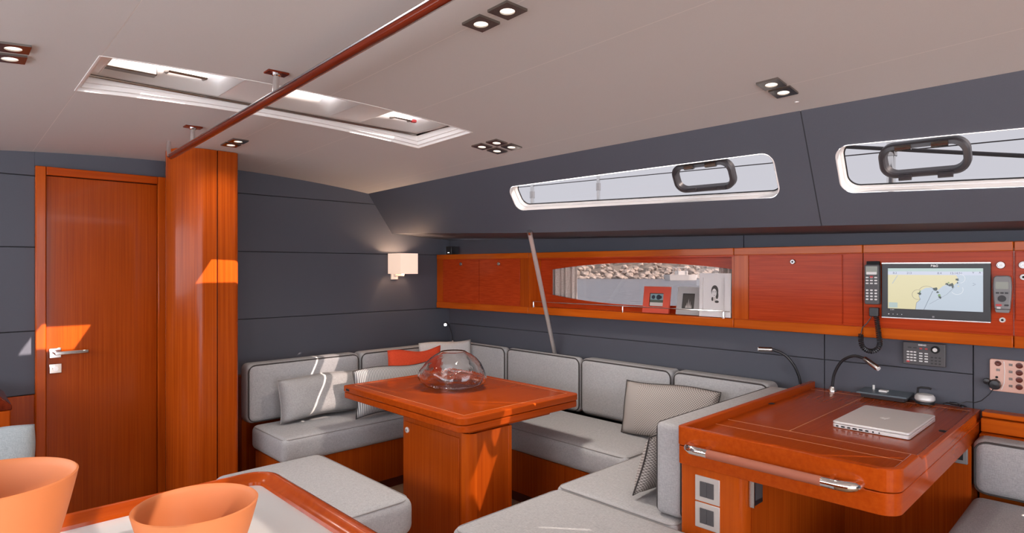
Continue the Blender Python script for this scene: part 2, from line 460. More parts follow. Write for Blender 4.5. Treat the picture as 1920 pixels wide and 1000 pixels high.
W2 = outline_on(0.13, 0.829, lin(0.28, 0.360, 0.829, 0.328), lin(0.28, 0.756, 0.829, 0.724), 0.045)
def panel_with_window(y0, y1, win, nm):
    mb = MB()
    n = len(win); cy = (min(p[0] for p in win) + max(p[0] for p in win)) / 2; ct = 0.52
    outer = []
    k = n // 4
    corners = [(y0, -0.01), (y1, -0.01), (y1, 1.0), (y0, 1.0)]
    # outline runs: corner blocks of n/4 points each; spread outer points along the rectangle to match
    for c in range(4):
        a, b = corners[c], corners[(c + 1) % 4]
        p = corners[c - 1]
        for j in range(k):
            f = (j / (k - 1) - 0.5)
            if f < 0: q = (a[0] + (p[0] - a[0]) * (-f) * 0.22, a[1] + (p[1] - a[1]) * (-f) * 0.22)
            else: q = (a[0] + (b[0] - a[0]) * f * 0.22, a[1] + (b[1] - a[1]) * f * 0.22)
            outer.append(q)
    # densify the straight runs so that the sheet follows the curve
    def dens(loop):
        out = []
        for i, p in enumerate(loop):
            q = loop[(i + 1) % n]; out.append(p)
            if (i + 1) % k == 0:
                for s in range(1, 9): out.append((p[0] + (q[0] - p[0]) * s / 9, p[1] + (q[1] - p[1]) * s / 9))
        return out
    o2, i2 = dens(outer), dens(win)
    rings = [[band(o[0] + (w[0] - o[0]) * s, o[1] + (w[1] - o[1]) * s) for o, w in zip(o2, i2)] for s in (0, 0.5, 1)]
    for a, b in zip(rings, rings[1:]): mb.loft(a, b)
    mb.build('panel', 'slate_panel', wu, smooth=50)
    return i2
i1 = panel_with_window(0.9245 + g, 3.9, W1, 'a')
i2 = panel_with_window(-0.62, 0.9245 - g, W2, 'b')
MB().grid(lambda u, v: band(0.915 + 0.019 * u, v, 0.012), 1, 8).build('backing', 'slate_dark', wu)
MB().grid(lambda u, v: band(-4 + 3.378 * u, -0.01 + 1.01 * v), 6, 4).build('panel', 'slate_panel', wu)
def soff(u, v):
    y = -4 + 7.9 * u
    a = band(y, 1.0); b = Vector((wal(y) + 0.01, y, zw(y)))
    return a + (b - a) * v
MB().grid(soff, 30, 3).build('soffit', 'slate_panel', wu)
# side deck outside, closes the soffit from above
def deck(u, v):
    y = -4 + 8.1 * u
    return Vector((lerp(max(0, min(3.9, y)), XB) + 0.10 + (3.30 - lerp(max(0, min(3.9, y)), XB)) * v, y, 1.585 + 0.012 * max(y, 0)))
struct(MB().grid(deck, 16, 2).build('deck', 'deck_white', solid=0.02), 'white side deck outside the cabin windows')

def window(name, win, label, port, sash_pts):
    w = empty_struct(name, label, tuple(band(win[0][0], win[0][1])))
    n = len(win)
    cy = sum(p[0] for p in win) / n; ct = sum(p[1] for p in win) / n
    def shr(p, m):
        hh = (band(p[0], 0) - band(p[0], 1)).length
        cyl = max(min(p[0], max(q[0] for q in win) - 0.06), min(q[0] for q in win) + 0.06)
        dy = p[0] - cyl; dt = (p[1] - ct)
        L = abs(dy) + 1e-9
        return (p[0] - (dy / L) * m * min(1, abs(dy) / 0.02), p[1] - math.copysign(min(abs(dt), m / hh), dt))
    f = MB()
    loops = []
    for m, off in ((-0.003, -0.0006), (0.001, -0.0018), (0.003, 0.0), (0.0035, 0.034), (0.008, 0.036), (0.0085, 0.062)):
        loops.append([band(*shr(p, m), off) for p in win])
    for a, b in zip(loops, loops[1:]): f.loft(a, b)
    f.build('window_frame', 'white_gelcoat', w, smooth=50)
    gk = [band(*shr(p, 0.010), 0.060) for p in win]
    MB().tube(gk, 0.0028, 6, True).build('gasket_or_shadow_gap', 'matte_black', w)
    inner = [band(*shr(p, 0.006), 0.061) for p in win]
    c = band(cy, ct, 0.061)
    pm = MB()
    half = n // 2
    pm.add(inner, [(i, (i + 1) % n, (n - 2 - i) % n, (n - 1 - i) % n) for i in range(0)])
    pm = MB().add(inner + [c], [(i, (i + 1) % n, n) for i in range(n)])
    pm.build('pane', 'tinted_pane', w, smooth=0)
    # opening portlight in the pane
    y0, y1, ta, tb = port
    P = T((0, 0, 0))
    fr = MB()
    def loop(grow, off):
        hh = (band((y0 + y1) / 2, 0) - band((y0 + y1) / 2, 1)).length
        o = outline_on(y0 - grow, y1 + grow, ta - grow / hh, tb + grow / hh, 0.050 + grow * 0.7)
        return [band(p[0], p[1], off) for p in o]
    lo = [loop(0, 0.06), loop(0, 0.034), loop(-0.006, 0.028), loop(-0.017, 0.024), loop(-0.021, 0.032), loop(-0.024, 0.06)]
    for a, b in zip(lo, lo[1:]): fr.loft(a, b)
    pf = fr.build('portlight', 'portlight_grey', w, smooth=40)
    for (yy, tt, dy) in sash_pts:
        m_ = MB()
        a = band(yy, tt, 0.022); b = band(yy + dy, tt, 0.022)
        m_.tube([a, b], 0.011, 8)
        m_.build('hinge', 'dark_steel' if tt < 0.45 else 'portlight_grey', pf)
    return w
window('window_1', W1, 'long white-framed coachroof window nearer the bulkhead', (1.250, 1.538, 0.338, 0.634), [(1.46, 0.365, -0.045), (1.36, 0.365, -0.05), (1.47, 0.60, -0.04), (1.33, 0.60, -0.04)])
window('window_2', W2, 'long white-framed coachroof window at the right edge', (0.423, 0.700, 0.388, 0.654), [(0.64, 0.415, -0.05), (0.53, 0.415, -0.05), (0.64, 0.645, -0.04), (0.52, 0.645, -0.045)])

# ------------------------------------------------------------------ ceiling with its skylight well
SX0, SX1, SY0, SY1 = 0.368, 1.828, 2.178, 2.612
ce = empty_struct('ceiling', 'pale vinyl deckhead with thin panel seams', (1.07, 0, 2.05))
CX0, CX1, CY0, CY1 = 0.3, 1.12, -1.35, -0.3       # companionway hatch, aft of the camera
def csheet(x0, x1, y0, y1, up=0.0, nx=6, ny=8):
    def fn(u, v):
        y = y0 + (y1 - y0) * v
        xr = lerp(max(0, y), XE) + 0.004 if x1 > 2.2 else x1
        x = x0 + (xr - x0) * u
        return (x, y, zc(x, y) + up)
    return MB().grid(fn, nx, ny)
h = 0.0012
def cpanel(cells):
    mb = MB()
    for c in cells:
        q = csheet(*c); mb.add(q.v, q.f)
    mb.build('panel', 'ceiling_vinyl', ce, smooth=60)
cpanel([(-1.3, CX0, -4, 3.95), (CX0, 0.372 - h, CY1, 3.95), (CX0, 0.372 - h, -4, CY0)])
cpanel([(0.372 + h, 1.11 - h, CY1, SY0), (0.372 + h, 1.11 - h, -4, CY0)])
cpanel([(0.372 + h, 1.11 - h, SY1, 3.95)])
cpanel([(1.11 + h, 1.47 - h, CY1, SY0), (1.12, 1.47 - h, CY0, CY1), (1.11 + h, 1.47 - h, -4, CY0)])
cpanel([(1.11 + h, 1.47 - h, SY1, 3.95)])
cpanel([(1.47 + h, 2.17 - h, -4, SY0), (SX1, 2.17 - h, SY0, SY1), (1.47 + h, 2.17 - h, SY1, 3.95)])
cpanel([(2.17 + h, 3, -4, 3.95)])
for xs_, ya, yb in ((0.372, -4, SY0), (0.372, SY1, 3.95), (1.11, CY1, SY0), (1.11, SY1, 3.95), (1.47, -4, SY0), (1.47, SY1, 3.95), (2.17, -4, 3.95)):
    csheet(xs_ - 0.003, xs_ + 0.003, ya, yb, up=0.0004, nx=1).build('seam_strip', 'ceiling_seam', ce)
mb = MB()
for c in ((-1.3, CX0, -4, 3.95), (CX0, SX0, CY1, 3.95), (CX0, 3, -4, CY0), (CX1, 3, CY0, CY1), (SX0, 3, CY1, SY0), (SX1, 3, SY0, SY1), (SX0, 3, SY1, 3.95)):
    q = csheet(*c, up=0.015); mb.add(q.v, q.f)
mb.build('backing', 'ceiling_seam', ce, smooth=60)

sky_w = empty_struct('window_3', 'white-framed skylight well with three deck hatches', (1.1, 2.4, 2.0))
def ring(x0, x1, y0, y1, zf): return [Vector((x, y, zf(x, y))) for x, y in ((x0, y0), (x1, y0), (x1, y1), (x0, y1))]
def fine_ring(g_, dz, flat=None):
    pts = []
    x0, x1, y0, y1 = SX0 - g_, SX1 + g_, SY0 - g_, SY1 + g_
    N = 10
    for a, b in (((x0, y0), (x1, y0)), ((x1, y0), (x1, y1)), ((x1, y1), (x0, y1)), ((x0, y1), (x0, y0))):
        for k in range(N):
            x = a[0] + (b[0] - a[0]) * k / N; y = a[1] + (b[1] - a[1]) * k / N
            pts.append(Vector((x, y, (zc(x, y) + dz) if flat is None else flat)))
    return pts
fm = MB()
seq = [fine_ring(0.003, 0.0005), fine_ring(0.002, -0.0015), fine_ring(-0.004, -0.0015), fine_ring(-0.005, 0.010), fine_ring(-0.016, 0.011), fine_ring(-0.018, 0.026), fine_ring(-0.024, 0.027), fine_ring(-0.026, 0.055)]
for a, b in zip(seq, seq[1:]): fm.loft(a, b)
fm.build('well_frame', 'white_gelcoat', sky_w, smooth=20)
HZ = 2.045; HT = 2.180
HX = [(0.425, 0.83), (0.98, 1.30), (1.455, 1.775)]
HY0, HY1 = 2.20, 2.56
pl = MB()
xs = [0.36] + [v for p in HX for v in p] + [1.84]
for i in range(0, len(xs) - 1, 2): pl.box(xs[i], xs[i + 1], 2.17, 2.62, HZ, HZ + 0.012)
for a, b in HX:
    pl.box(a, b, 2.17, HY0, HZ, HZ + 0.012); pl.box(a, b, HY1, 2.62, HZ, HZ + 0.012)
pl.build('well_top', 'white_gelcoat', sky_w)
MB().tube([(SX0 + 0.03, SY1 - 0.034, HZ - 0.004), (SX1 - 0.034, SY1 - 0.034, HZ - 0.004), (SX1 - 0.034, SY0 + 0.03, HZ - 0.004), (SX0 + 0.03, SY0 + 0.03, HZ - 0.004)], 0.006, 8, True).build('gasket_or_shadow_gap', 'dark_steel', sky_w)  # dark tube stands in for the shadow gap round the well top
for i, (a, b) in enumerate(HX):
    e = 0.03 if i == 1 else 0.012
    lo = [Vector(p) for p in ((a, HY0, HZ), (b, HY0, HZ), (b, HY1, HZ), (a, HY1, HZ))]
    hi = [Vector(p) for p in ((a + (e if i == 1 else 0), HY0, HT), (b - (0 if i == 1 else 0), HY0, HT), (b, HY1 - e, HT), (a + (e if i == 1 else 0), HY1 - e, HT))]
    co = MB().loft(lo, hi).build('coaming', 'white_gelcoat', sky_w, smooth=20, solid=0.006)
    hf = MB()
    ox = [Vector((x, y, HT)) for x, y in ((a - 0.03, HY0 - 0.03), (b + 0.03, HY0 - 0.03), (b + 0.03, HY1 + 0.03), (a - 0.03, HY1 + 0.03))]
    ix = [Vector((x, y, HT)) for x, y in ((a, HY0), (b, HY0), (b, HY1), (a, HY1))]
    hf.loft(ox, ix).build('hatch_frame', 'dark_steel' if i != 1 else 'white_gelcoat', sky_w, solid=0.015)
    MB().box(a - 0.01, b + 0.01, HY0 - 0.01, HY1 + 0.01, HT + 0.002, HT + 0.010).build('pane', 'hatch_pane', sky_w)
MB().box(1.05, 1.07, HY0, HY1, HT - 0.012, HT + 0.001).build('bar', 'white_gelcoat', sky_w)
MB().box(0.44, 0.60, HY1 - 0.055, HY1 - 0.012, HZ + 0.020, HZ + 0.050).build('handle', 'dark_steel', sky_w, bevel=0.004)
MB().tube([(0.64, HY1 - 0.004, HZ + 0.055), (0.64, HY1 - 0.05, HZ + 0.05), (0.77, HY1 - 0.05, HZ + 0.05), (0.77, HY1 - 0.004, HZ + 0.055)], 0.008, 8).build('handle', 'dark_steel', sky_w)
MB().tube([(1.62, HY1 - 0.004, HZ + 0.05), (1.62, HY1 - 0.05, HZ + 0.045), (1.72, HY1 - 0.05, HZ + 0.045), (1.72, HY1 - 0.004, HZ + 0.05)], 0.006, 8).build('handle', 'dark_steel', sky_w)
MB().box(1.715, 1.74, HY1 - 0.06, HY1 - 0.04, HZ + 0.036, HZ + 0.05).build('latch_tip', 'key_red', sky_w, bevel=0.003)

struct(MB().box(CX0 - 0.03, CX1 + 0.03, CY0 - 0.03, CY1 + 0.03, 2.10, 2.112).build('sun_filter_pane', 'sun_filter_tint'), 'unseen tinted pane added over the companionway to dim the sun')  # unseen pane, added to weaken the sun on counter and bowls
# port lining, topped low for sky light, and aft bulkhead added to block it; unseen
struct(MB().box(-1.34, -1.3, -4, 3.95, 0, 1.12).build('wall_left', 'slate_panel'))
struct(MB().box(1.35, 3.2, -4.04, -4.0, 0, 2.1).build('wall_back', 'slate_panel'))

# ------------------------------------------------------------------ cabin door
dr = empty_struct('door_1', 'glossy teak cabin door in an orange wood frame', (0.68, YB, 0))
MB().box(0.426, 0.928, YB - 0.012, YB + 0.01, 0.03, 1.832).build('leaf', 'veneer_vertical', dr, bevel=0.002)
fo = 0.035
MB().box(0.381, 0.424, YB - fo, YB + 0.01, 0, 1.877).build('jamb', 'solid_vertical', dr, bevel=0.004)
MB().box(0.930, 0.969, YB - fo, YB + 0.01, 0, 1.877).build('jamb', 'solid_vertical', dr, bevel=0.004)
MB().box(0.4255, 0.9285, YB - fo, YB + 0.01, 1.835, 1.877).build('lintel', 'solid_athwart', dr, bevel=0.004)
hd = MB().prism(rrect(0.438, 0.492, 0.905, 0.965, 0.004), YB - 0.020, YB - 0.012, 'Y')
hd = MB().box(0.437, 0.489, YB - 0.021, YB - 0.012, 0.897, 0.949)
hh = hd.build('handle', 'chrome', dr, bevel=0.003)
MB().cyl((0.463, YB - 0.02, 0.925), (0.463, YB - 0.055, 0.925), 0.009).box(0.455, 0.600, YB - 0.066, YB - 0.052, 0.916, 0.934).build('lever', 'chrome', hh, bevel=0.003)
lk = MB().box(0.437, 0.491, YB - 0.021, YB - 0.012, 0.818, 0.868).build('lock_plate', 'chrome', dr, bevel=0.003)
MB().cyl((0.463, YB - 0.02, 0.843), (0.463, YB - 0.028, 0.843), 0.012).build('keyhole', 'steel', lk)

# ------------------------------------------------------------------ mast casing column
cl = thing('mast_casing', 'tall glossy teak column with rounded front beside the cabin door', 'column', (1.05, 3.6, 0))
def arc(cx, cy, r, a0, a1, n=12): return [(cx + r * math.cos(math.radians(a0 + (a1 - a0) * k / n)), cy + r * math.sin(math.radians(a0 + (a1 - a0) * k / n))) for k in range(n + 1)]
left = [(1.098, 3.895), (1.0, 3.895), (0.97, 3.80)] + arc(1.045, 3.565, 0.150, 165, 270, 20) + [(1.098, 3.415)]
right = [(1.104, 3.895), (1.104, 3.415)] + arc(1.185, 3.445, 0.030, 270, 360, 8) + [(1.215, 3.895)]
for pl_ in (left, right):
    mb = MB().prism(pl_, 0, 1.99); mb.v = [(x, y, z if z < 1 else zc(x, y) - 0.002) for x, y, z in mb.v]
    mb.build('casing_panel', 'veneer_vertical', cl, smooth=30)
MB().box(1.090, 1.112, 3.43, 3.89, 0, 1.968).build('joint_strip', 'plinth', cl)

# ------------------------------------------------------------------ hull-side lockers
RAIL_T, RAIL_B = (1.428, 1.466), (1.046, 1.093)
def locker_rails(t, y0, y1):
    cbox(MB(), y0, y1, RAIL_T[0], RAIL_T[1], -0.008, 0.09, n=12).build('top_rail', 'solid_fore_aft', t, bevel=0.003)
    cbox(MB(), y0, y1, RAIL_B[0], RAIL_B[1], -0.010, 0.09, n=12).build('bottom_rail', 'solid_fore_aft', t, bevel=0.004)
def knob(parent, y, z, r=0.011):
    mb = MB(); x = cab(y)
    mb.tube([(x - 0.004, y, z), (x - 0.010, y, z), (x - 0.013, y, z)], r, 20, rs=[r, r, r * 0.8])
    k = mb.build('knob', 'chrome', parent)
    MB().cyl((x - 0.0128, y, z), (x - 0.0145, y, z), r * 0.5, 14).build('knob_centre', 'grey_plastic', parent)
    return k
def door(t, y0, y1, z0, z1, ky=None, kz=None):
    d = cbox(MB(), y0 + 0.0015, y1 - 0.0015, z0, z1, -0.005, 0.012, n=6).build('door', 'veneer_fore_aft', t, bevel=0.0015)
    if ky:
        x = cab(ky); mb = MB(); r = 0.0125
        mb.tube([(x - 0.004, ky, kz), (x - 0.012, ky, kz), (x - 0.015, ky, kz)], r, 20, rs=[r, r, r * 0.8])
        mb.build('knob', 'knob_steel', d)
        MB().cyl((x - 0.0148, ky, kz), (x - 0.0165, ky, kz), 0.005, 14).build('knob_centre', 'charcoal_plastic', d)
t = thing('locker', 'teak wall locker with two small doors next to the bulkhead', 'cabinet', (2.95, 3.4, 1.046))
locker_rails(t, 2.945, 3.893)
cbox(MB(), 2.945, 3.893, 1.093, 1.428, 0.0, 0.09, n=12).build('body', 'veneer_fore_aft', t)
cbox(MB(), 3.826, 3.893, 1.095, 1.426, -0.004, 0.02, n=4).build('stile', 'solid_vertical', t, bevel=0.001)
cbox(MB(), 2.945, 3.022, 1.095, 1.426, -0.004, 0.02, n=4).build('stile', 'veneer_vertical', t, bevel=0.001)
door(t, 3.428, 3.824, 1.104, 1.421, 3.617, 1.391)
door(t, 3.024, 3.426, 1.104, 1.421, 3.223, 1.391)

t = thing('window_shelf', 'open teak shelf recess framing the arched hull window', 'shelf', (3.03, 2.2, 1.046))
locker_rails(t, 1.501, 2.943)
DEP = 0.10
cbox(MB(), 1.501, 2.943, 1.080, 1.094, -0.006, DEP, n=12).build('shelf_board', 'solid_fore_aft', t)
cbox(MB(), 2.925, 2.943, 1.094, 1.428, -0.004, DEP, n=2).build('side_panel', 'solid_vertical', t)
cbox(MB(), 1.501, 1.513, 1.094, 1.428, 0.0, DEP, n=2).build('side_panel', 'solid_vertical', t)
cbox(MB(), 1.501, 2.943, 1.420, 1.432, 0.0, DEP, n=12).build('soffit_board', 'veneer_fore_aft', t)
# back panel with the barrel-shaped opening
hw = []
YW0, YW1 = 1.52, 2.838
for k in range(41):
    u = k / 40; y = YW1 + (YW0 - YW1) * u
    hw.append((y, 1.349 + 0.044 * (1 - (2 * u - 1) ** 2) ))
bot = []
for k in range(41):
    u = k / 40; y = YW0 + (YW1 - YW0) * u
    bot.append((y, 1.178 - 0.046 * (1 - (2 * u - 1) ** 2)))
loop_i = hw + bot
loop_o = [(y, 1.434) for y, z in hw] + [(y, 1.08) for y, z in bot]
loop_o[0] = (2.943, 1.434); loop_o[40] = (1.503, 1.434); loop_o[41] = (1.503, 1.08); loop_o[81] = (2.943, 1.08)
def on(p, d): return Vector((cab(p[0]) + d, p[0], p[1]))
bpnl = MB()
bpnl.loft([on(p, DEP) for p in loop_o], [on(p, DEP) for p in loop_i])
bpnl.loft([on(p, DEP) for p in loop_i], [on(p, DEP + 0.018) for p in loop_i])
bpnl.build('back_panel', 'veneer_fore_aft', t, smooth=30)
bpnl = MB().loft([on(p, DEP + 0.018) for p in loop_i], [on(p, DEP + 0.018) for p in loop_o]); bpnl.build('back_lining', 'slate_dark', t, smooth=30)
# guard rail along the shelf
gp = [(cab(y) - 0.004, y, 1.130) for y in [2.90 - 1.375 * k / 16 for k in range(17)]]
MB().tube(gp, 0.0028, 8).build('guard_rail', 'chrome', t)
for y in (2.90, 2.19, 1.557):
    MB().tube([(cab(y) - 0.004, y, 1.092), (cab(y) - 0.004, y, 1.112), (cab(y) - 0.004, y, 1.134)], 0.005, 10, rs=[0.008, 0.0045, 0.0045]).build('rail_post', 'chrome', t)
hwn = empty_struct('window_4', 'arched hull window behind the shelf, sea and rocky shore outside', (3.2, 2.2, 1.2))
cbox(MB(), 1.35, 3.0, 1.02, 1.5, 0.20, 0.206, n=10).build('pane', 'hull_pane', hwn)
def curtain(nm, y0, y1, label):
    n = 60; mb = MB()
    def fn(u, v):
        y = y0 + (y1 - y0) * u
        return (cab(y) + 0.145 + 0.012 * math.sin(u * PI * 2 * 5.5) + 0.004 * math.sin(u * 51), y, 1.06 + 0.40 * v)
    o = mb.grid(fn, n, 4).build('curtain', 'curtain', None, smooth=60, solid=0.002)
    return tag(o, label, 'curtain', 'hull window curtains')
curtain('a', 2.655, 2.90, 'pleated beige curtain drawn to the bulkhead end of the hull window')
curtain('b', 1.46, 1.66, 'pleated beige curtain behind the white photo frame')

t = thing('locker', 'teak wall locker with one wide door left of the chart display', 'cabinet', (3.06, 1.2, 1.046))
locker_rails(t, 0.895, 1.499)
cbox(MB(), 0.895, 1.499, 1.093, 1.428, 0.0, 0.09, n=8).build('body', 'veneer_fore_aft', t)
cbox(MB(), 1.424, 1.499, 1.095, 1.426, -0.004, 0.02, n=4).build('stile', 'solid_vertical', t, bevel=0.001)
cbox(MB(), 0.895, 0.976, 1.095, 1.426, -0.004, 0.02, n=4).build('stile', 'veneer_fore_aft', t, bevel=0.001)
door(t, 0.979, 1.422, 1.100, 1.423, 1.20, 1.391)
t = thing('locker', 'teak instrument locker carrying the chart display and handsets', 'cabinet', (3.07, 0.6, 1.046))
locker_rails(t, 0.3625, 0.893)
cbox(MB(), 0.3625, 0.893, 1.093, 1.428, 0.0, 0.09, n=8).build('body', 'veneer_fore_aft', t)
cbox(MB(), 0.365, 0.891, 1.100, 1.424, -0.005, 0.02, n=6).build('instrument_panel', 'veneer_fore_aft', t, bevel=0.001)
t = thing('locker', 'teak wall locker cut off by the right edge of the picture', 'cabinet', (3.08, 0.0, 1.046))
locker_rails(t, -0.45, 0.3605)
cbox(MB(), -0.45, 0.3605, 1.093, 1.428, 0.0, 0.09, n=8).build('body', 'veneer_fore_aft', t)
door(t, -0.1, 0.358, 1.155, 1.424, None)

# ------------------------------------------------------------------ instruments
def rr_box(name, w, hgt, d0, d1, r, mat, parent, bevel=0.002, cx=0, cy=0, n=4):
    return MB().prism(rrect(cx - w / 2, cx + w / 2, cy - hgt / 2, cy + hgt / 2, r, n), d0, d1).build(name, mat, parent, bevel=bevel)
mx = hull_frame(0.623, 1.262, 0.005)
cd = thing('chart_display', 'black flat display showing a yellow and blue sea chart', 'display', matrix=mx)
W_, H_ = 0.384, 0.242
rr_box('bezel', W_, H_, 0.0, 0.014, 0.003, 'black_plastic', cd, 0.0015)
rr_box('edge_strip', W_, 0.005, 0.0, 0.0155, 0.001, 'steel', cd, 0.0005, 0, H_ / 2 - 0.0015)
rr_box('edge_strip', W_, 0.005, 0.0, 0.0155, 0.001, 'steel', cd, 0.0005, 0, -H_ / 2 + 0.0015)
SW, SH = 0.335, 0.176
sy = 0.009
scr = MB().box(-SW / 2, SW / 2, sy - SH / 2, sy + SH / 2, 0.0138, 0.0144).build('screen', 'scr_sea', cd)
scr['_local'] = 1; LOCALS.append(scr)
def uv(a, b): return (-SW / 2 + SW * a, sy - SH / 2 + SH * b)        # 0..1 screen coordinates, b up
def flat(name, pts, z, mat):
    q = [(*uv(a, b), z) for a, b in pts]
    return MB().add(q, [tuple(range(len(q)))]).build(name, mat, scr, smooth=0)
def line(name, pts, r, mat, z=0.0152, closed=False):
    return MB().tube([(*uv(a, b), z) for a, b in pts], r, 4, closed).build(name, mat, scr, smooth=0)
flat('chart_land', [(0, 0.0), (0.31, 0.0), (0.32, 0.16), (0.36, 0.24), (0.345, 0.34), (0.36, 0.45), (0.42, 0.53), (0.49, 0.54), (0.53, 0.47), (0.56, 0.50), (0.60, 0.58), (0.66, 0.63), (0.71, 0.60), (0.74, 0.66), (0.76, 0.74), (0.735, 0.84), (0, 0.84)], 0.0147, 'scr_land')
flat('status_bar', [(0, 0.84), (1, 0.84), (1, 0.925), (0, 0.925)], 0.0149, 'scr_bar')
flat('status_bar', [(0, 0.925), (1, 0.925), (1, 1), (0, 1)], 0.0149, 'scr_top')
flat('scale_box', [(0.01, 0.02), (0.11, 0.02), (0.11, 0.15), (0.01, 0.15)], 0.0149, 'scr_box')
def blob(cx, cy, r, mat, s):
    rnd = random.Random(s); n = 11
    flat('chart_patch', [(cx + r * math.cos(2 * PI * k / n) * rnd.uniform(0.4, 1.2), cy + 1.7 * r * math.sin(2 * PI * k / n) * rnd.uniform(0.4, 1.2)) for k in range(n)], 0.0150 + s * 0.00002, mat)
for i, (a, b, r, m_) in enumerate([(0.355, 0.39, 0.024, 'scr_dark'), (0.36, 0.44, 0.012, 'scr_green'), (0.52, 0.50, 0.026, 'scr_dark'), (0.545, 0.43, 0.016, 'scr_dark'), (0.56, 0.36, 0.022, 'scr_green'), (0.57, 0.31, 0.024, 'scr_dark'),
                               (0.64, 0.63, 0.022, 'scr_dark'), (0.685, 0.61, 0.03, 'scr_dark'), (0.70, 0.56, 0.016, 'scr_dark'), (0.66, 0.66, 0.012, 'scr_green'), (0.745, 0.74, 0.022, 'scr_dark'), (0.75, 0.66, 0.012, 'scr_dark'), (0.757, 0.58, 0.010, 'scr_land')]):
    blob(a, b, r, m_, i + 3)
def circle(cx, cy, r, a0=0, a1=360, n=24): return [(cx + r * math.cos(math.radians(a0 + (a1 - a0) * k / n)), cy + 1.9 * r * math.sin(math.radians(a0 + (a1 - a0) * k / n))) for k in range(n + 1)]
line('range_ring', circle(0.335, 0.36, 0.062, 60, 300), 0.0005, 'scr_line')
line('range_ring', circle(0.43, 0.40, 0.09, 20, 150), 0.0005, 'scr_line')
line('range_ring', circle(0.77, 0.76, 0.055, -80, 90), 0.0007, 'scr_white')
line('range_ring', circle(0.745, 0.50, 0.06, -150, 30), 0.0007, 'scr_white')
line('course_line', [(0.40, 0.0), (0.495, 0.46)], 0.0006, 'scr_line')
line('course_line', [(0.46, 0.14), (0.64, 0.38), (0.72, 0.56)], 0.0003, 'scr_line')
line('coast_line', [(0.31, 0.0), (0.32, 0.16), (0.36, 0.24), (0.345, 0.34)], 0.0005, 'scr_line')
line('coast_line', [(0.05, 0.62), (0.08, 0.72), (0.11, 0.82)], 0.0012, 'scr_sea')
line('vessel_mark', [(0.90, 0.60), (0.93, 0.63), (0.90, 0.66)], 0.0005, 'scr_line')
def stext(s, a, b, size, mat, bold=0.0, par=None, z=0.0154):
    u, v = uv(a, b); text('lettering', s, size, mat, par or scr, T((u, v, z)), bold=bold)
for s, a in (('8.2', 0.08), ('213', 0.24), ('8.4', 0.565), ('15:14:51', 0.735)): stext(s, a, 0.882, 0.0125, 'scr_line')
stext('V', 0.905, 0.90, 0.010, 'scr_black'); stext('A', 0.97, 0.90, 0.010, 'scr_black')
text('logo', 'B&G', 0.0135, 'key_white', cd, T((0.004, H_ / 2 - 0.014, 0.0143)), bold=0.0006)
text('lettering', '2 NM', 0.0065, 'key_white', cd, T((-SW / 2 + 0.016, sy - SH / 2 - 0.0055, 0.0143)))
for k in range(4): MB().cyl((-SW / 2 + 0.003 + k * 0.0165, -H_ / 2 + 0.017, 0.0138), (-SW / 2 + 0.003 + k * 0.0165, -H_ / 2 + 0.017, 0.0145), 0.0024 if k == 0 else 0.0015, 10).build('indicator', 'key_white', cd)
rr_box('home_button', 0.008, 0.007, 0.0138, 0.0146, 0.001, 'grey_plastic', cd, 0, 0, -H_ / 2 + 0.013)

def keys(parent, cx, cy, nx, ny, dx, dy, w, hgt, z0, z1, mat):
    proto = None
    for j in range(ny):
        for i in range(nx):
            x = cx + (i - (nx - 1) / 2) * dx; y = cy + (j - (ny - 1) / 2) * dy
            if proto is None:
                proto = MB().prism(rrect(-w / 2, w / 2, -hgt / 2, hgt / 2, min(w, hgt) * 0.3, 2), z0, z1).build('key', mat, parent)
                o = proto
            else:
                o = proto.copy(); COL.objects.link(o)
            o.location = (x, y, 0)
vh = thing('radio_handset', 'black radio handset with many keys and coiled cord left of the display', 'handset', matrix=hull_frame(0.849, 1.287, 0.006))
rr_box('cradle', 0.05, 0.02, 0, 0.02, 0.004, 'matte_black', vh, 0.002, 0, 0.094)
rr_box('body', 0.058, 0.178, 0.004, 0.036, 0.008, 'charcoal_plastic', vh, 0.003)
rr_box('screen', 0.046, 0.036, 0.034, 0.0375, 0.002, 'lcd', vh, 0, 0, 0.063)
rr_box('screen_glare', 0.040, 0.012, 0.0374, 0.038, 0.002, 'white_plastic', vh, 0, 0, 0.050)
keys(vh, 0, 0.018, 3, 3, 0.017, 0.013, 0.011, 0.006, 0.035, 0.039, 'key_white')
keys(vh, 0, -0.046, 3, 4, 0.017, 0.0135, 0.010, 0.007, 0.035, 0.0385, 'key_white')
rr_box('call_key', 0.012, 0.008, 0.035, 0.0392, 0.002, 'key_red', vh, 0, 0, 0.034)
rr_box('plug', 0.036, 0.040, 0.004, 0.030, 0.004, 'black_plastic', vh, 0.002, 0.006, -0.123)
# coiled cord: a helix along a hanging loop
def loop_pt(t):
    if t < 0.42:
        k = t / 0.42; return Vector((0.016 + 0.014 * k, -0.143 - 0.115 * k, 0.024))
    k = (t - 0.42) / 0.58
    a = -k * PI
    cx_, r_ = -0.008, 0.038
    if k < 0.78:
        a = -(k / 0.78) * PI * 0.98
        return Vector((cx_ + r_ * math.cos(a), -0.258 + 0.042 * math.sin(a), 0.024))
    q = (k - 0.78) / 0.22
    return Vector((cx_ - r_ , -0.258 + 0.032 * q, 0.024))
path = []
NT = 34
for i in range(NT * 8 + 1):
    t_ = i / (NT * 8); p = loop_pt(t_); d = (loop_pt(min(1, t_ + 0.01)) - loop_pt(max(0, t_ - 0.01))).normalized()
    u = Vector((0, 0, 1)); w = d.cross(u)
    a = 2 * PI * i / 8
    path.append(p + (u * math.cos(a) + w * math.sin(a)) * 0.0095)
MB().tube(path, 0.0027, 5).build('coiled_cord', 'black_plastic', vh)
e_ = loop_pt(1.0)
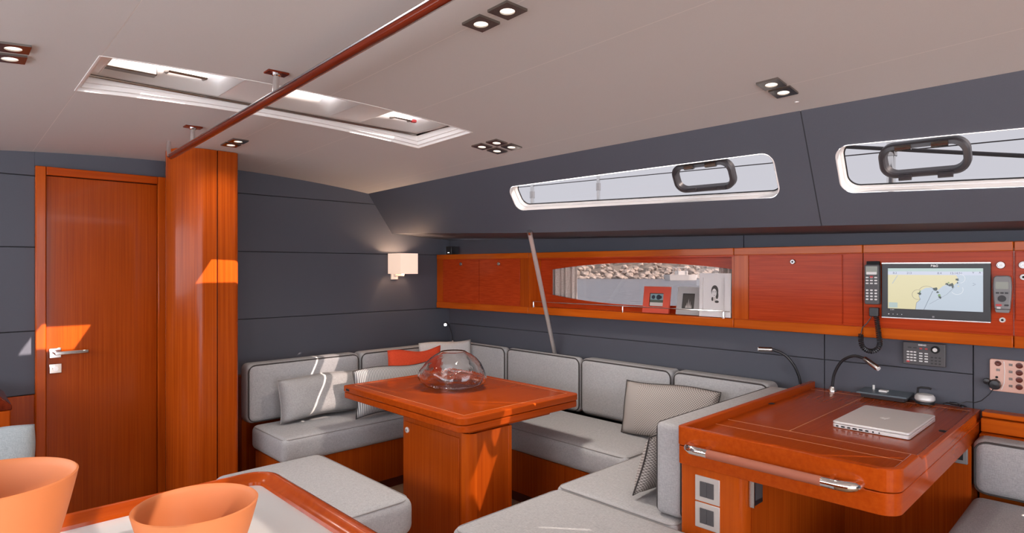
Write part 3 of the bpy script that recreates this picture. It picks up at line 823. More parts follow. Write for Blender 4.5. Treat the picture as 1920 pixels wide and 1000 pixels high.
MB().tube([e_, e_ + Vector((0.006, 0.03, 0)), (-0.022, -0.175, 0.020), (-0.006, -0.148, 0.020), (-0.004, -0.14, 0.018)], 0.0022, 6).build('cord_tail', 'black_plastic', vh)

rh = thing('remote_handset', 'grey handheld autopilot remote with small screen right of the display', 'handset', matrix=hull_frame(0.394, 1.256, 0.006))
pr = [(-0.024, -0.058), (0.024, -0.058), (0.027, -0.02), (0.029, 0.03), (0.027, 0.066), (0.020, 0.074), (-0.020, 0.074), (-0.027, 0.066), (-0.029, 0.03), (-0.027, -0.02)]
MB().prism(pr, 0.002, 0.028).build('body', 'grey_plastic', rh, bevel=0.004)
MB().prism([(-0.020, -0.072), (0.020, -0.072), (0.024, -0.059), (-0.024, -0.059)], 0.0, 0.022).build('cradle', 'grey_plastic', rh, bevel=0.002)
rr_box('screen', 0.040, 0.028, 0.027, 0.0295, 0.003, 'lcd', rh, 0, 0, 0.036)
keys(rh, 0, 0.006, 3, 1, 0.014, 0.01, 0.011, 0.006, 0.027, 0.030, 'key_dark')
MB().cyl((0, -0.016, 0.026), (0, -0.016, 0.031), 0.013, 18).build('pad', 'key_dark', rh)
rr_box('key_alarm', 0.018, 0.008, 0.027, 0.0305, 0.002, 'key_red', rh, 0, -0.010, -0.042)
rr_box('key', 0.014, 0.007, 0.027, 0.0305, 0.002, 'key_dark', rh, 0, 0.014, -0.042)
rr_box('key', 0.012, 0.006, 0.027, 0.0305, 0.002, 'key_white', rh, 0, -0.010, -0.053)

def round_button(y, z, r, label, mat='knob_steel', ctr='aluminium'):
    k = thing('push_button', label, 'button', matrix=hull_frame(y, z, 0.004), group='round buttons on the lockers')
    MB().lathe([(r, 0), (r, 0.005), (r * 0.86, 0.0085), (r * 0.7, 0.0085), (r * 0.62, 0.006), (0.0001, 0.006)], 24).build('bezel', mat, k)
    MB().lathe([(r * 0.4, 0.005), (r * 0.4, 0.009), (0.0001, 0.0095)], 18).build('cap', ctr, k)
round_button(0.401, 1.372, 0.0150, 'round chrome push button above the grey remote')
round_button(0.332, 1.372, 0.0150, 'round chrome push button on the locker at the right edge')
round_button(0.331, 1.325, 0.0125, 'dark round button below the chrome one at the right edge', 'dark_steel', 'matte_black')
round_button(0.396, 1.154, 0.0105, 'small white ring socket below the grey remote', 'white_plastic', 'matte_black')

kp = thing('keypad', 'dark control keypad with rotary knob on the slate lining', 'keypad', matrix=hull_frame(0.675, 0.983, 0.0, wal))
rr_box('body', 0.158, 0.100, 0.0, 0.020, 0.004, 'charcoal_plastic', kp, 0.003)
text('logo', 'SIMRAD', 0.0085, 'key_white', kp, T((-0.005, 0.039, 0.0204)), bold=0.0003)
keys(kp, -0.045, -0.012, 3, 4, 0.013, 0.0125, 0.010, 0.0055, 0.019, 0.0215, 'key_white')
keys(kp, 0.000, -0.014, 2, 4, 0.020, 0.0115, 0.013, 0.0050, 0.019, 0.0215, 'key_white')
keys(kp, -0.042, 0.026, 2, 1, 0.020, 0.01, 0.014, 0.005, 0.019, 0.0215, 'key_dark')
keys(kp, 0.000, 0.024, 2, 1, 0.020, 0.01, 0.010, 0.006, 0.019, 0.0215, 'key_red')
keys(kp, 0.045, -0.024, 3, 3, 0.014, 0.013, 0.009, 0.006, 0.019, 0.0215, 'key_dark')
rr_box('key_standby', 0.012, 0.007, 0.019, 0.022, 0.002, 'key_red', kp, 0, -0.058, -0.036)
MB().lathe([(0.0155, 0.019), (0.0155, 0.030), (0.013, 0.033), (0.0001, 0.033)], 24, (0.044, 0.024, 0)).build('rotary_knob', 'matte_black', kp)
MB().lathe([(0.0085, 0.033), (0.0085, 0.035), (0.0001, 0.035)], 20, (0.044, 0.024, 0)).build('knob_centre', 'aluminium', kp)

sp = thing('breaker_panel', 'pinkish metal breaker and socket plate on the slate lining', 'switch panel', matrix=hull_frame(0.330, 0.922, 0.0, wal))
rr_box('plate', 0.236, 0.132, 0.0, 0.008, 0.008, 'copper_plate', sp, 0.002)
MB().lathe([(0.011, 0.007), (0.011, 0.012), (0.007, 0.013), (0.0001, 0.011)], 20, (-0.090, 0.049, 0)).build('socket', 'plinth', sp)
rr_box('rocker', 0.012, 0.010, 0.007, 0.0095, 0.001, 'dark_steel', sp, 0, -0.090, 0.022)
for k in range(4):
    yk = 0.047 - 0.0285 * k
    MB().lathe([(0.0115, 0.007), (0.0115, 0.012), (0.008, 0.013), (0.0001, 0.012)], 20, (-0.023, yk, 0)).build('breaker', 'plinth', sp)
    rr_box('rocker', 0.012, 0.010, 0.007, 0.0095, 0.001, 'dark_steel', sp, 0, -0.050, yk)
    MB().lathe([(0.0115, 0.007), (0.0115, 0.012), (0.008, 0.013), (0.0001, 0.012)], 20, (0.03, yk, 0)).build('breaker', 'plinth', sp)
MB().tube([(-0.072, 0.058, 0.0085), (-0.069, 0.02, 0.0085), (-0.071, -0.03, 0.0085), (-0.080, -0.058, 0.0085)], 0.0012, 6).build('engraved_line', 'white_plastic', sp)
MB().lathe([(0.0045, 0.007), (0.0045, 0.014), (0.0001, 0.014)], 14, (-0.094, -0.008, 0)).build('key_lock', 'matte_black', sp)
ad = thing('power_adapter', 'round black plug adapter in the breaker panel with a thin cable', 'plug', matrix=hull_frame(0.428, 0.886, 0.008, wal))
MB().lathe([(0.012, 0.0), (0.020, 0.004), (0.021, 0.022), (0.016, 0.032), (0.0001, 0.034)], 24).build('plug_body', 'black_plastic', ad)
MB().lathe([(0.0215, 0.012), (0.0225, 0.016), (0.0215, 0.020)], 24).build('plug_ring', 'chrome', ad)
MB().lathe([(0.010, 0.0), (0.013, 0.006), (0.011, 0.018), (0.0001, 0.020)], 18, (-0.028, 0.008, 0)).build('plug_head', 'black_plastic', ad)
MB().tube([(-0.005, -0.018, 0.018), (-0.02, -0.045, 0.016), (-0.045, -0.075, 0.014), (-0.065, -0.085, 0.012), (-0.095, -0.086, 0.012), (-0.115, -0.098, 0.025)], 0.0016, 6).build('cable', 'black_plastic', ad)

# ------------------------------------------------------------------ picture frames on the shelf
def picture_frame(y, z, w, hgt, th, lean, label, mat, inner, extra):
    m_ = hull_frame(y, z, -0.035) @ Matrix.Rotation(-lean, 4, 'X')
    f = thing('picture_frame', label, 'picture frame', matrix=m_, group='picture frames on the window shelf')
    iw, ih, icx, icy = inner
    fr_ = MB()
    lo = rrect(-w / 2, w / 2, 0, hgt, 0.001, 1); li = rrect(icx - iw / 2, icx + iw / 2, icy - ih / 2, icy + ih / 2, 0.001, 1)
    A = [Vector((a, b, 0)) for a, b in lo]; B_ = [Vector((a, b, th)) for a, b in lo]; C_ = [Vector((a, b, th)) for a, b in li]; D_ = [Vector((a, b, th * 0.55)) for a, b in li]
    fr_.loft(A, B_).loft(B_, C_).loft(C_, D_)
    fr_.add(A, [tuple(range(len(A)))[::-1]])
    fr_.build('frame', mat, f, smooth=20)
    extra(f, iw, ih, icx, icy, th * 0.56)
    return f
def quad(f, nm, x0, x1, y0, y1, z, mat): MB().box(x0, x1, y0, y1, z - 0.0006, z).build(nm, mat, f, smooth=0)
def red_pic(f, iw, ih, cx, cy, z):
    quad(f, 'mount', cx - iw / 2, cx + iw / 2, cy - ih / 2, cy + ih / 2, z - 0.0006, 'matte_black')
    b = 0.003
    quad(f, 'photo_sky', cx - iw / 2 + b, cx + iw / 2 - b, cy - ih * 0.05, cy + ih / 2 - b, z, 'photo_teal')
    quad(f, 'photo_field', cx - iw / 2 + b, cx + iw / 2 - b, cy - ih * 0.20, cy, z + 0.0003, 'photo_green')
    quad(f, 'photo_foreground', cx - iw / 2 + b, cx + iw / 2 - b, cy - ih / 2 + b, cy - ih * 0.19, z + 0.0003, 'photo_pale')
    for dx, r in ((-0.022, 0.012), (0.012, 0.015), (0.024, 0.010)):
        MB().add([(cx + dx + r * math.cos(k * PI / 6), cy + 0.016 + r * math.sin(k * PI / 6), z + 0.0006) for k in range(12)], [tuple(range(12))]).build('photo_tree', 'photo_navy', f, smooth=0)
def grey_pic(f, iw, ih, cx, cy, z):
    quad(f, 'mount', cx - iw / 2, cx + iw / 2, cy - ih / 2, cy + ih / 2, z - 0.0006, 'matte_black')
    b = 0.003
    quad(f, 'photo', cx - iw / 2 + b, cx + iw / 2 - b, cy - ih / 2 + b, cy + ih / 2 - b, z, 'photo_dark')
    for k, (dx, hh_) in enumerate(((0.0, 0.055), (0.009, 0.04), (-0.009, 0.034), (0.017, 0.022), (-0.015, 0.018))):
        y0 = cy - ih / 2 + 0.004
        MB().add([(cx + dx - 0.004, y0, z + 0.0003 + k * 1e-5), (cx + dx + 0.004, y0, z + 0.0003 + k * 1e-5), (cx + dx, y0 + hh_, z + 0.0003 + k * 1e-5)], [(0, 1, 2)]).build('photo_sail', 'photo_pale', f, smooth=0)
def white_pic(f, iw, ih, cx, cy, z):
    quad(f, 'mount', cx - iw / 2, cx + iw / 2, cy - ih / 2, cy + ih / 2, z, 'white_frame')
    def el(nm, x, y, a, b, mat, zz, tilt=0.0, n=20):
        MB().add([(cx + x + a * math.cos(2 * PI * k / n) + tilt * b * math.sin(2 * PI * k / n), cy + y + b * math.sin(2 * PI * k / n), z + zz) for k in range(n)], [tuple(range(n))]).build(nm, mat, f, smooth=0)
    el('drawn_hair', 0.001, 0.018, 0.0205, 0.031, 'photo_dark', 0.0002)
    el('drawn_hair', 0.014, -0.004, 0.008, 0.022, 'photo_dark', 0.0003)
    el('drawn_hair', -0.012, -0.026, 0.006, 0.011, 'photo_dark', 0.0003)
    el('drawn_shoulder', 0.013, -0.040, 0.012, 0.007, 'photo_dark', 0.0004)
    el('drawn_neck', 0.000, -0.024, 0.0075, 0.016, 'photo_pale', 0.0005)
    el('drawn_face', -0.002, 0.007, 0.0135, 0.0235, 'white_frame', 0.0006)
    el('drawn_mouth', -0.001, -0.006, 0.0040, 0.0014, 'photo_dark', 0.0008)
    for x in (-0.008, 0.004): el('drawn_eye', x, 0.012, 0.0032, 0.0015, 'photo_dark', 0.0008)
    for x in (-0.008, 0.004): el('drawn_brow', x, 0.017, 0.0042, 0.0008, 'photo_dark', 0.0008)
    el('drawn_nose', -0.002, 0.003, 0.0010, 0.0034, 'photo_pale', 0.0008)
picture_frame(1.985, 1.0955, 0.172, 0.156, 0.014, 0.16, 'red picture frame with a landscape photo on the window shelf', 'red_paint', (0.092, 0.078, 0.0, 0.078), red_pic)
picture_frame(1.783, 1.0955, 0.140, 0.158, 0.014, 0.20, 'grey picture frame with a dark photo between the red and white frames', 'grey_frame', (0.075, 0.086, 0.0, 0.078), grey_pic)
picture_frame(1.612, 1.0955, 0.180, 0.236, 0.030, 0.03, 'tall white picture frame with a drawn portrait on the window shelf', 'white_frame', (0.128, 0.180, -0.008, 0.122), white_pic)

spk = thing('speaker', 'small black cube speaker on top of the corner locker', 'speaker', (2.97, 3.80, 1.466))
MB().box(2.945, 3.02, 3.765, 3.835, 1.466, 1.532).build('body', 'black_plastic', spk, bevel=0.004)
MB().box(2.9435, 2.946, 3.79, 3.81, 1.480, 1.483).build('badge', 'led', spk)

# ------------------------------------------------------------------ lamps
def spotlight(x, y, label, grp, watts=5.0):
    m_ = T((x, y, zc(x, y)))
    dzx = -0.1 * (x - 1.07)
    rot = Vector((dzx, 0.029 * 0 - 0.029, -1)).normalized()
    q = Vector((0, 0, 1)).rotation_difference(Vector((-rot.x * -1 * -1, 0.029, 1)).normalized()).to_matrix().to_4x4()
    s_ = thing('ceiling_spotlight', label, 'spotlight', matrix=m_ @ Matrix.Rotation(math.atan(-0.1 * (x - 1.07)) * -1, 4, 'Y') @ Matrix.Rotation(-0.029, 4, 'X'), group=grp)
    a = 0.038
    pl = MB()
    o_ = [Vector((u * a, v * a, 0.0)) for u, v in ((-1, -1), (1, -1), (1, 1), (-1, 1))]
    o2 = [Vector((v.x, v.y, -0.007)) for v in o_]
    N = 24; r = 0.0205
    sq = []
    for k in range(N):
        th = 2 * PI * k / N + PI / 4 + PI
        c_, s2 = math.cos(th), math.sin(th); mxx = max(abs(c_), abs(s2)); sq.append(Vector((c_ / mxx * a, s2 / mxx * a, -0.007)))
    ci = [Vector((r * math.cos(2 * PI * k / N + PI / 4 + PI), r * math.sin(2 * PI * k / N + PI / 4 + PI), -0.007)) for k in range(N)]
    c2 = [Vector((v.x, v.y, -0.002)) for v in ci]
    pl.loft(o_, o2).loft(sq, ci).loft(ci, c2)
    pl.build('plate', 'dark_steel', s_, smooth=20)
    MB().lathe([(r, -0.003), (r * 0.7, -0.0045), (0.0001, -0.005)], 24).build('lens', 'lens_glow', s_)
    l = bpy.data.lights.new('spot', 'SPOT'); l.energy = watts; l.spot_size = math.radians(140); l.spot_blend = 1.0; l.color = (1.0, 0.90, 0.80); l.shadow_soft_size = 0.02
    lo = bpy.data.objects.new('spot', l); COL.objects.link(lo); lo.parent = s_; lo.location = (0, 0, -0.02)
G = 'square ceiling spotlights'
for x, y, lb in ((1.114, 1.290, 'square ceiling spotlight, lower of the pair right of the grab rail'), (1.114, 1.182, 'square ceiling spotlight nearest the top edge of the picture'),
                 (1.107, 3.232, 'square ceiling spotlight, left of the pair above the column'), (1.107, 3.130, 'square ceiling spotlight, right of the pair above the column'),
                 (2.006, 2.315, 'leftmost square spotlight in the ceiling cluster of four'), (2.006, 2.205, 'farthest-up square spotlight in the ceiling cluster of four'),
                 (2.103, 2.308, 'lowest square spotlight in the ceiling cluster of four'), (2.100, 2.198, 'rightmost square spotlight in the ceiling cluster of four'),
                 (2.120, 0.906, 'square ceiling spotlight, left of the pair above the coachroof panel seam'), (2.212, 0.902, 'square ceiling spotlight, right of the pair above the coachroof panel seam'),
                 (0.167, 2.202, 'square ceiling spotlight at the left edge, upper of the pair'), (0.167, 2.306, 'square ceiling spotlight at the left edge, lower of the pair')):
    spotlight(x, y, lb, G, 10.0 if 'cluster' in lb else 3.6)
x, y = 2.335, 0.903
tag(MB().lathe([(0.008, 0.0), (0.007, -0.003), (0.0001, -0.004)], 14, (x, y, zc(x, y))).build('ceiling_stud', 'white_plastic'), 'tiny white round stud in the ceiling beside the right spotlights', 'stud')

wl = thing('wall_lamp', 'square fabric wall lamp glowing on the slate bulkhead', 'lamp', (2.5, YB, 1.29))
x0, x1, y0, y1, z0, z1 = 2.432, 2.580, 3.694, 3.862, 1.318, 1.467
sh = MB()
sh.loft([Vector(p) for p in ((x0, y0, z0), (x1, y0, z0), (x1, y1, z0), (x0, y1, z0))], [Vector(p) for p in ((x0, y0, z1), (x1, y0, z1), (x1, y1, z1), (x0, y1, z1))])
sh.build('lamp_shade', 'lamp_shade', wl, smooth=0, solid=0.002)
MB().box(2.475, 2.535, YB - 0.016, YB, 1.275, 1.345).box(2.495, 2.515, YB - 0.13, YB - 0.01, 1.300, 1.314).build('bracket', 'white_plastic', wl, bevel=0.003)
MB().lathe([(0.012, 0), (0.012, 0.03), (0.022, 0.05), (0.022, 0.075), (0.012, 0.09), (0.0001, 0.093)], 16, (2.506, 3.778, 1.313)).build('bulb', 'lens_glow', wl)
l = bpy.data.lights.new('bulb_light', 'POINT'); l.energy = 2.2; l.color = (1.0, 0.68, 0.45); l.shadow_soft_size = 0.02
lo = bpy.data.objects.new('bulb_light', l); COL.objects.link(lo); attach(lo, wl); lo.location = (2.506, 3.755, 1.43)

def gooseneck(label, base, pts, head0, head1, on_=False, r=0.0065):
    g_ = thing('reading_lamp', label, 'lamp', base, group='flexible reading lamps')
    MB().lathe([(0.018, 0), (0.018, 0.006), (0.014, 0.012), (0.012, 0.022), (0.009, 0.024)], 20, base).build('base', 'chrome', g_)
    P_ = [Vector(p) for p in pts]
    sm = []
    for i in range(len(P_) - 1):
        p0 = P_[max(i - 1, 0)]; p1 = P_[i]; p2 = P_[i + 1]; p3 = P_[min(i + 2, len(P_) - 1)]
        for k in range(8):
            t_ = k / 8
            sm.append(0.5 * ((2 * p1) + (p2 - p0) * t_ + (2 * p0 - 5 * p1 + 4 * p2 - p3) * t_ * t_ + (3 * p1 - p0 - 3 * p2 + p3) * t_ ** 3))
    sm.append(P_[-1])
    MB().tube(sm, r, 10).build('neck', 'black_plastic', g_)
    a, b_ = Vector(head0), Vector(head1); d = b_ - a
    hd_ = MB().tube([a, a + d * 0.03, a + d * 0.95, b_], 0.0125, 18, rs=[0.011, 0.0125, 0.0125, 0.0118]).build('lamp_head', 'steel', g_)
    MB().tube([b_ - d * 0.02, b_ + d * 0.05], 0.010, 16).build('lamp_lens', 'lamp_glow' if on_ else 'white_plastic', g_)
    return g_
gooseneck('chrome gooseneck reading lamp standing on the chart table corner', (3.085, 1.03, 0.7765),
          [(3.085, 1.03, 0.79), (3.083, 1.02, 0.86), (3.078, 0.985, 0.925), (3.07, 0.935, 0.955), (3.06, 0.895, 0.952), (3.052, 0.880, 0.947)], (3.055, 0.884, 0.950), (3.034, 0.823, 0.914))
gooseneck('chrome gooseneck reading lamp rising behind the settee beside the chart table', (3.125, 1.19, 0.76),
          [(3.125, 1.19, 0.77), (3.118, 1.195, 0.82), (3.10, 1.215, 0.88), (3.085, 1.25, 0.925), (3.07, 1.295, 0.946), (3.066, 1.31, 0.948)], (3.067, 1.305, 0.948), (3.044, 1.366, 0.947))
gl = gooseneck('small lit gooseneck reading lamp in the corner above the white pillow', (3.015, 3.835, 0.76),
          [(3.015, 3.835, 0.78), (3.01, 3.84, 0.83), (2.995, 3.85, 0.89), (2.975, 3.85, 0.918), (2.955, 3.84, 0.922)], (2.955, 3.84, 0.922), (2.925, 3.815, 0.914), True, 0.0035)
for c_ in gl.children:
    if c_.name.startswith('lamp_lens'): pass

# ------------------------------------------------------------------ grab rail and pole
gr = thing('grab_rail', 'long teak and steel grab rail hung under the ceiling', 'handrail', (0.85, 2, 1.9))
def rz(y): return 1.975 - 0.0245 * y
ys = [3.315 - 4.2 * k / 24 for k in range(25)]
def railpt(y): return Vector((0.845 + 0.006 * (y - 2), y, zc(0.85, y) - 0.082))
MB().tube([railpt(y) for y in ys], 0.0120, 14).build('rail', 'dark_rail', gr)
for dx, dz in ((-0.009, 0.010), (0.0125, -0.003)):
    MB().tube([railpt(y) + Vector((dx, 0, dz)) for y in ys], 0.0045, 8).build('steel_strip', 'steel', gr)
for y in (0.95, 2.045, 2.975):
    p = railpt(y); q = Vector((p.x + 0.004, y, zc(p.x, y)))
    MB().box(q.x - 0.036, q.x + 0.036, y - 0.022, y + 0.022, q.z - 0.006, q.z + 0.002).build('mount_plate', 'dark_rail', gr, bevel=0.002)
    MB().cyl(p, q, 0.0105, 16).build('bracket', 'chrome', gr)
    MB().lathe([(0.015, 0), (0.015, -0.006), (0.011, -0.009)], 18, (q.x, y, q.z - 0.005)).build('collar', 'chrome', gr)
p = railpt(3.31)
MB().tube([p, p + Vector((0.0, 0.035, 0.01)), p + Vector((0, 0.045, 0.04)), p + Vector((0, 0.045, 0.082))], 0.0105, 12).build('bracket', 'chrome', gr)

po = thing('support_pole', 'slanting polished steel pole from the coachroof to the settee back', 'pole', (3.04, 2.75, 0.75))
MB().cyl((2.535, 2.50, 1.572), (3.072, 2.782, 0.755), 0.0135, 18).build('tube', 'pole_steel', po)
MB().cyl((2.532, 2.498, 1.577), (2.542, 2.5035, 1.562), 0.018, 18).build('end_fitting', 'steel', po)

# ------------------------------------------------------------------ upholstery
def cushion_mb(sx, sy, sz, r, puff=(0, 0, 0), n=14):
    """rounded block centred on the origin; puff = outward crown per axis"""
    h_ = Vector((sx / 2, sy / 2, sz / 2))
    mb = MB()
    def place(p):
        q = Vector([max(-(h_[i] - r), min(h_[i] - r, p[i])) for i in range(3)])
        d = Vector(p) - q
        if d.length > 1e-9: q = q + d.normalized() * r
        else: q = Vector(p)
        u = [q[i] / h_[i] for i in range(3)]
        for i in range(3):
            j, k = (i + 1) % 3, (i + 2) % 3
            q[i] += (0 if (i == 2 and u[2] < 0) else puff[i]) * (u[i]) * (1 - min(1, abs(u[j])) ** 2.5) * (1 - min(1, abs(u[k])) ** 2.5) * 1.0
        return q
    def coords(L):
        a = [-L, -L + r * 0.3, -L + r * 0.65, -L + r]
        m_ = max(2, min(n, int(2 * (L - r) / 0.05)))
        a += [-L + r + (2 * L - 2 * r) * k / m_ for k in range(1, m_)]
        return a + [L - r, L - r * 0.65, L - r * 0.3, L]
    cs = [coords(h_[i]) for i in range(3)]
    for ax in range(3):
        j, k = (ax + 1) % 3, (ax + 2) % 3
        for sgn in (-1, 1):
            nu, nv = len(cs[j]), len(cs[k])
            vs = []
            for b in range(nv):
                for a in range(nu):
                    p = [0, 0, 0]; p[ax] = sgn * h_[ax]; p[j] = cs[j][a]; p[k] = cs[k][b]
                    vs.append(place(p))
            fs = [(b * nu + a, b * nu + a + 1, (b + 1) * nu + a + 1, (b + 1) * nu + a) for b in range(nv - 1) for a in range(nu - 1)]
            if sgn < 0: fs = [f[::-1] for f in fs]
            mb.add(vs, fs)
    return mb
def weld(o):
    import bmesh
    bm = bmesh.new(); bm.from_mesh(o.data); bmesh.ops.remove_doubles(bm, verts=bm.verts, dist=1e-5); bm.to_mesh(o.data); bm.free()
    for p in o.data.polygons: p.use_smooth = True
def cushion(name, label, cat, x0, x1, y0, y1, z0, z1, r=0.03, puff=(0, 0, 0.008), pipes=(), grp=None, rot=0, mat='grey_weave', pmat='piping'):
    c = Vector(((x0 + x1) / 2, (y0 + y1) / 2, (z0 + z1) / 2))
    t_ = thing(name, label, cat, matrix=T((c.x, c.y, z0)) @ Matrix.Rotation(rot, 4, 'Z'), group=grp)
    S = (x1 - x0, y1 - y0, z1 - z0)
    mb = cushion_mb(*S, r, puff)
    o = mb.build('pad', mat, t_, smooth=60); o.data.transform(T((0, 0, S[2] / 2))); weld(o)
    for ax, sgn, rad in pipes:                      # piping loop just inside the given face
        j, k = (ax + 1) % 3, (ax + 2) % 3
        lp = rrect(-S[j] / 2 + 0.0, S[j] / 2, -S[k] / 2, S[k] / 2, r * 1.25, 6)
        pts = []
        for a, b in lp:
            p = [0, 0, 0]; p[ax] = sgn * (S[ax] / 2 - r * 0.24); p[j] = a * (1 - 0.5 * r / S[j]); p[k] = b * (1 - 0.5 * r / S[k]); p[2] += S[2] / 2
            pts.append(p)
        MB().tube(pts, rad, 6, True).build('piping', pmat, t_)
    return t_
GS, GB = 'grey settee seat cushions', 'grey settee back cushions'
# wooden bases
def base(label, x0, x1, y0, y1, z1, name='settee'):
    t_ = thing(name, label, 'bench', ((x0 + x1) / 2, (y0 + y1) / 2, 0))
    MB().box(x0, x1, y0, y1, 0.06, z1).build('panel', 'veneer_vertical', t_, bevel=0.004)
    MB().box(x0 + 0.02, x1 - 0.02, y0 + 0.02, y1 - 0.02, 0, 0.06).build('plinth', 'plinth', t_)
    return t_
base('glossy teak base under the bulkhead settee seat', 1.37, 2.452, 3.225, 3.60, 0.298)
base('glossy teak base under the hull-side settee seat', 2.455, 3.04, 1.735, 3.60, 0.298)
base('glossy teak base under the settee seat by the chart table', 1.925, 3.12, 1.18, 1.73, 0.298)
bb = [o for o in COL.objects if o.name == 'settee'][0]
MB().box(1.36, 2.96, 3.785, 3.893, 0.0, 0.70).build('board', 'veneer_vertical', bb, bevel=0.003)
cushion('seat_cushion', 'grey seat cushion along the bulkhead behind the dining table', 'cushion', 1.355, 2.425, 3.185, 3.635, 0.30, 0.44, 0.035, (0, 0.004, 0.006), ((2, 1, 0.0024),), GS, pmat='piping_grey')
cushion('seat_cushion', 'grey seat cushion along the hull side right of the dining table', 'cushion', 2.43, 2.965, 1.74, 3.635, 0.30, 0.44, 0.035, (0.004, 0, 0.006), ((2, 1, 0.0024),), GS, pmat='piping_grey')
cushion('seat_cushion', 'grey seat cushion in front of the chart table carrying the leaning pillow', 'cushion', 1.912, 2.965, 1.162, 1.736, 0.30, 0.44, 0.028, (0.0, 0.003, 0.005), ((2, 1, 0.0024),), GS, pmat='piping_grey')
cushion('back_cushion', 'grey back cushion on the bulkhead beside the column', 'cushion', 1.340, 2.075, 3.637, 3.767, 0.441, 0.792, 0.035, (0, 0.012, 0), ((1, -1, 0.0045),), GB)
cushion('back_cushion', 'grey back cushion on the bulkhead behind the red pillow', 'cushion', 2.082, 2.955, 3.637, 3.767, 0.441, 0.792, 0.035, (0, 0.012, 0), ((1, -1, 0.0045),), GB)
def scush(y0, y1, label, dz=0.0, x0=2.967, top=0.79):
    ym = (y0 + y1) / 2
    cushion('back_cushion', label, 'cushion', x0, min(x0 + 0.13, wal(y1) - 0.018) - (0.028 if 'pole' in label else 0), y0 + 0.003, y1 - 0.003, 0.441, top + dz, 0.033, (0.012, 0, 0), ((0, -1, 0.0045),), GB)
scush(3.165, 3.632, 'grey hull-side back cushion in the corner right of the glass bowl', x0=2.957)
scush(2.482, 3.165, 'grey hull-side back cushion below the slanting pole')
scush(1.822, 2.482, 'grey hull-side back cushion behind the houndstooth pillow')
scush(1.275, 1.822, 'grey hull-side back cushion nearest the chart table', 0.0)
cushion('back_cushion', 'grey back cushion standing against the side of the chart table', 'cushion', 1.958, 2.962, 1.162, 1.272, 0.446, 0.787, 0.022, (0, 0.006, 0), ((1, -1, 0.003), (1, 1, 0.003)), GB)
# loose benches
bn = base('teak base of the padded bench at the bottom of the picture', 1.36, 1.89, 0.72, 1.68, 0.298, 'bench')
cushion('seat_cushion', 'grey bench cushion at the bottom centre beside the chart table', 'cushion', 1.330, 1.908, 0.70, 1.712, 0.30, 0.442, 0.034, (0, 0.003, 0.006), ((2, 1, 0.0024),), GS, pmat='piping_grey')
bn = base('teak base of the padded bench behind the galley counter', 0.93, 1.37, 2.09, 2.82, 0.284, 'bench')
cushion('seat_cushion', 'grey bench cushion between the galley counter and dining table', 'cushion', 0.893, 1.412, 2.035, 2.865, 0.285, 0.44, 0.045, (0, 0.003, 0.010), ((2, 1, 0.0024),), GS, pmat='piping_grey')

def pillow(label, w, hgt, th, mat, loc, rz_, lean, pipe=None, roll=0.0, wob=0.010, seed=1, full=2.6):
    """local x = width, z = height, y = thickness; lean tips the top backwards (+y)"""
    M_ = T(loc) @ Matrix.Rotation(rz_, 4, 'Z') @ Matrix.Rotation(-lean, 4, 'X') @ Matrix.Rotation(roll, 4, 'Y')
    t_ = thing('pillow', label, 'pillow', matrix=M_, group='loose pillows')
    n = 22; rnd = random.Random(seed); ph = [rnd.uniform(0, 6.28) for _ in range(6)]
    def edge(u, v):
        pin = 0.035
        x = u * w / 2 * (1 - pin * (1 - v * v)); z = v * hgt / 2 * (1 - pin * (1 - u * u))
        z += wob * math.sin(u * 3.1 + ph[0]) * (0.4 + 0.6 * abs(v)); x += wob * 0.5 * math.sin(v * 3 + ph[1])
        return x, z
    mb = MB()
    for s_ in (-1, 1):
        def fn(a, b):
            u, v = 2 * a - 1, 2 * b - 1
            x, z = edge(u, v)
            k = (max(0, 1 - abs(u) ** full) * max(0, 1 - abs(v) ** full)) ** 0.5
            d = th / 2 * k * (1 + 0.05 * math.sin(5 * u + ph[2]) * math.cos(4 * v + ph[3]))
            return (x, s_ * d, z + hgt / 2)
        q = MB().grid(fn, n, n)
        mb.add(q.v, q.f if s_ < 0 else [f[::-1] for f in q.f])
    o = mb.build('cover', mat, t_, smooth=60); weld(o)
    if pipe:
        pts = [(*[edge(-1 + 2 * k / 14, -1)[i] for i in (0, 1)],) for k in range(14)] + [edge(1, -1 + 2 * k / 14) for k in range(14)] + [edge(1 - 2 * k / 14, 1) for k in range(14)] + [edge(-1, 1 - 2 * k / 14) for k in range(14)]
        MB().tube([(p[0], 0, p[1] + hgt / 2) for p in pts], 0.0032, 6, True).build('piping', pipe, t_)
    return t_
pillow('long grey lumbar pillow on the bulkhead settee', 0.53, 0.25, 0.15, 'grey_pillow', (1.735, 3.495, 0.460), 0.03, 0.14, 'piping_grey', 0.0, 0.006, 3, 5.0)
pillow('plain red pillow on the bulkhead settee', 0.43, 0.35, 0.12, 'red_pillow', (2.385, 3.405, 0.460), -0.02, 0.16, None, 0.0, 0.014, 5)
pillow('ribbed grey striped pillow in front of the red pillow', 0.56, 0.285, 0.11, 'ribbed_weave', (2.125, 3.285, 0.456), 0.02, 0.12, 'piping', 0.0, 0.010, 9)
pillow('plain white pillow in the settee corner behind the glass bowl', 0.44, 0.365, 0.09, 'white_pillow', (2.725, 3.515, 0.462), -0.14, 0.14, None, 0.0, 0.006, 12)
pillow('wide houndstooth pillow leaning on the hull-side back cushion', 0.54, 0.285, 0.12, 'hound_weave', (2.80, 1.755, 0.456), -PI / 2 + 0.10, 0.22, 'piping', 0.0, 0.008, 14)
pillow('small houndstooth pillow leaning on the cushion by the chart table', 0.42, 0.255, 0.11, 'hound_weave', (2.225, 1.410, 0.456), PI, 0.30, 'piping', 0.0, 0.006, 20)

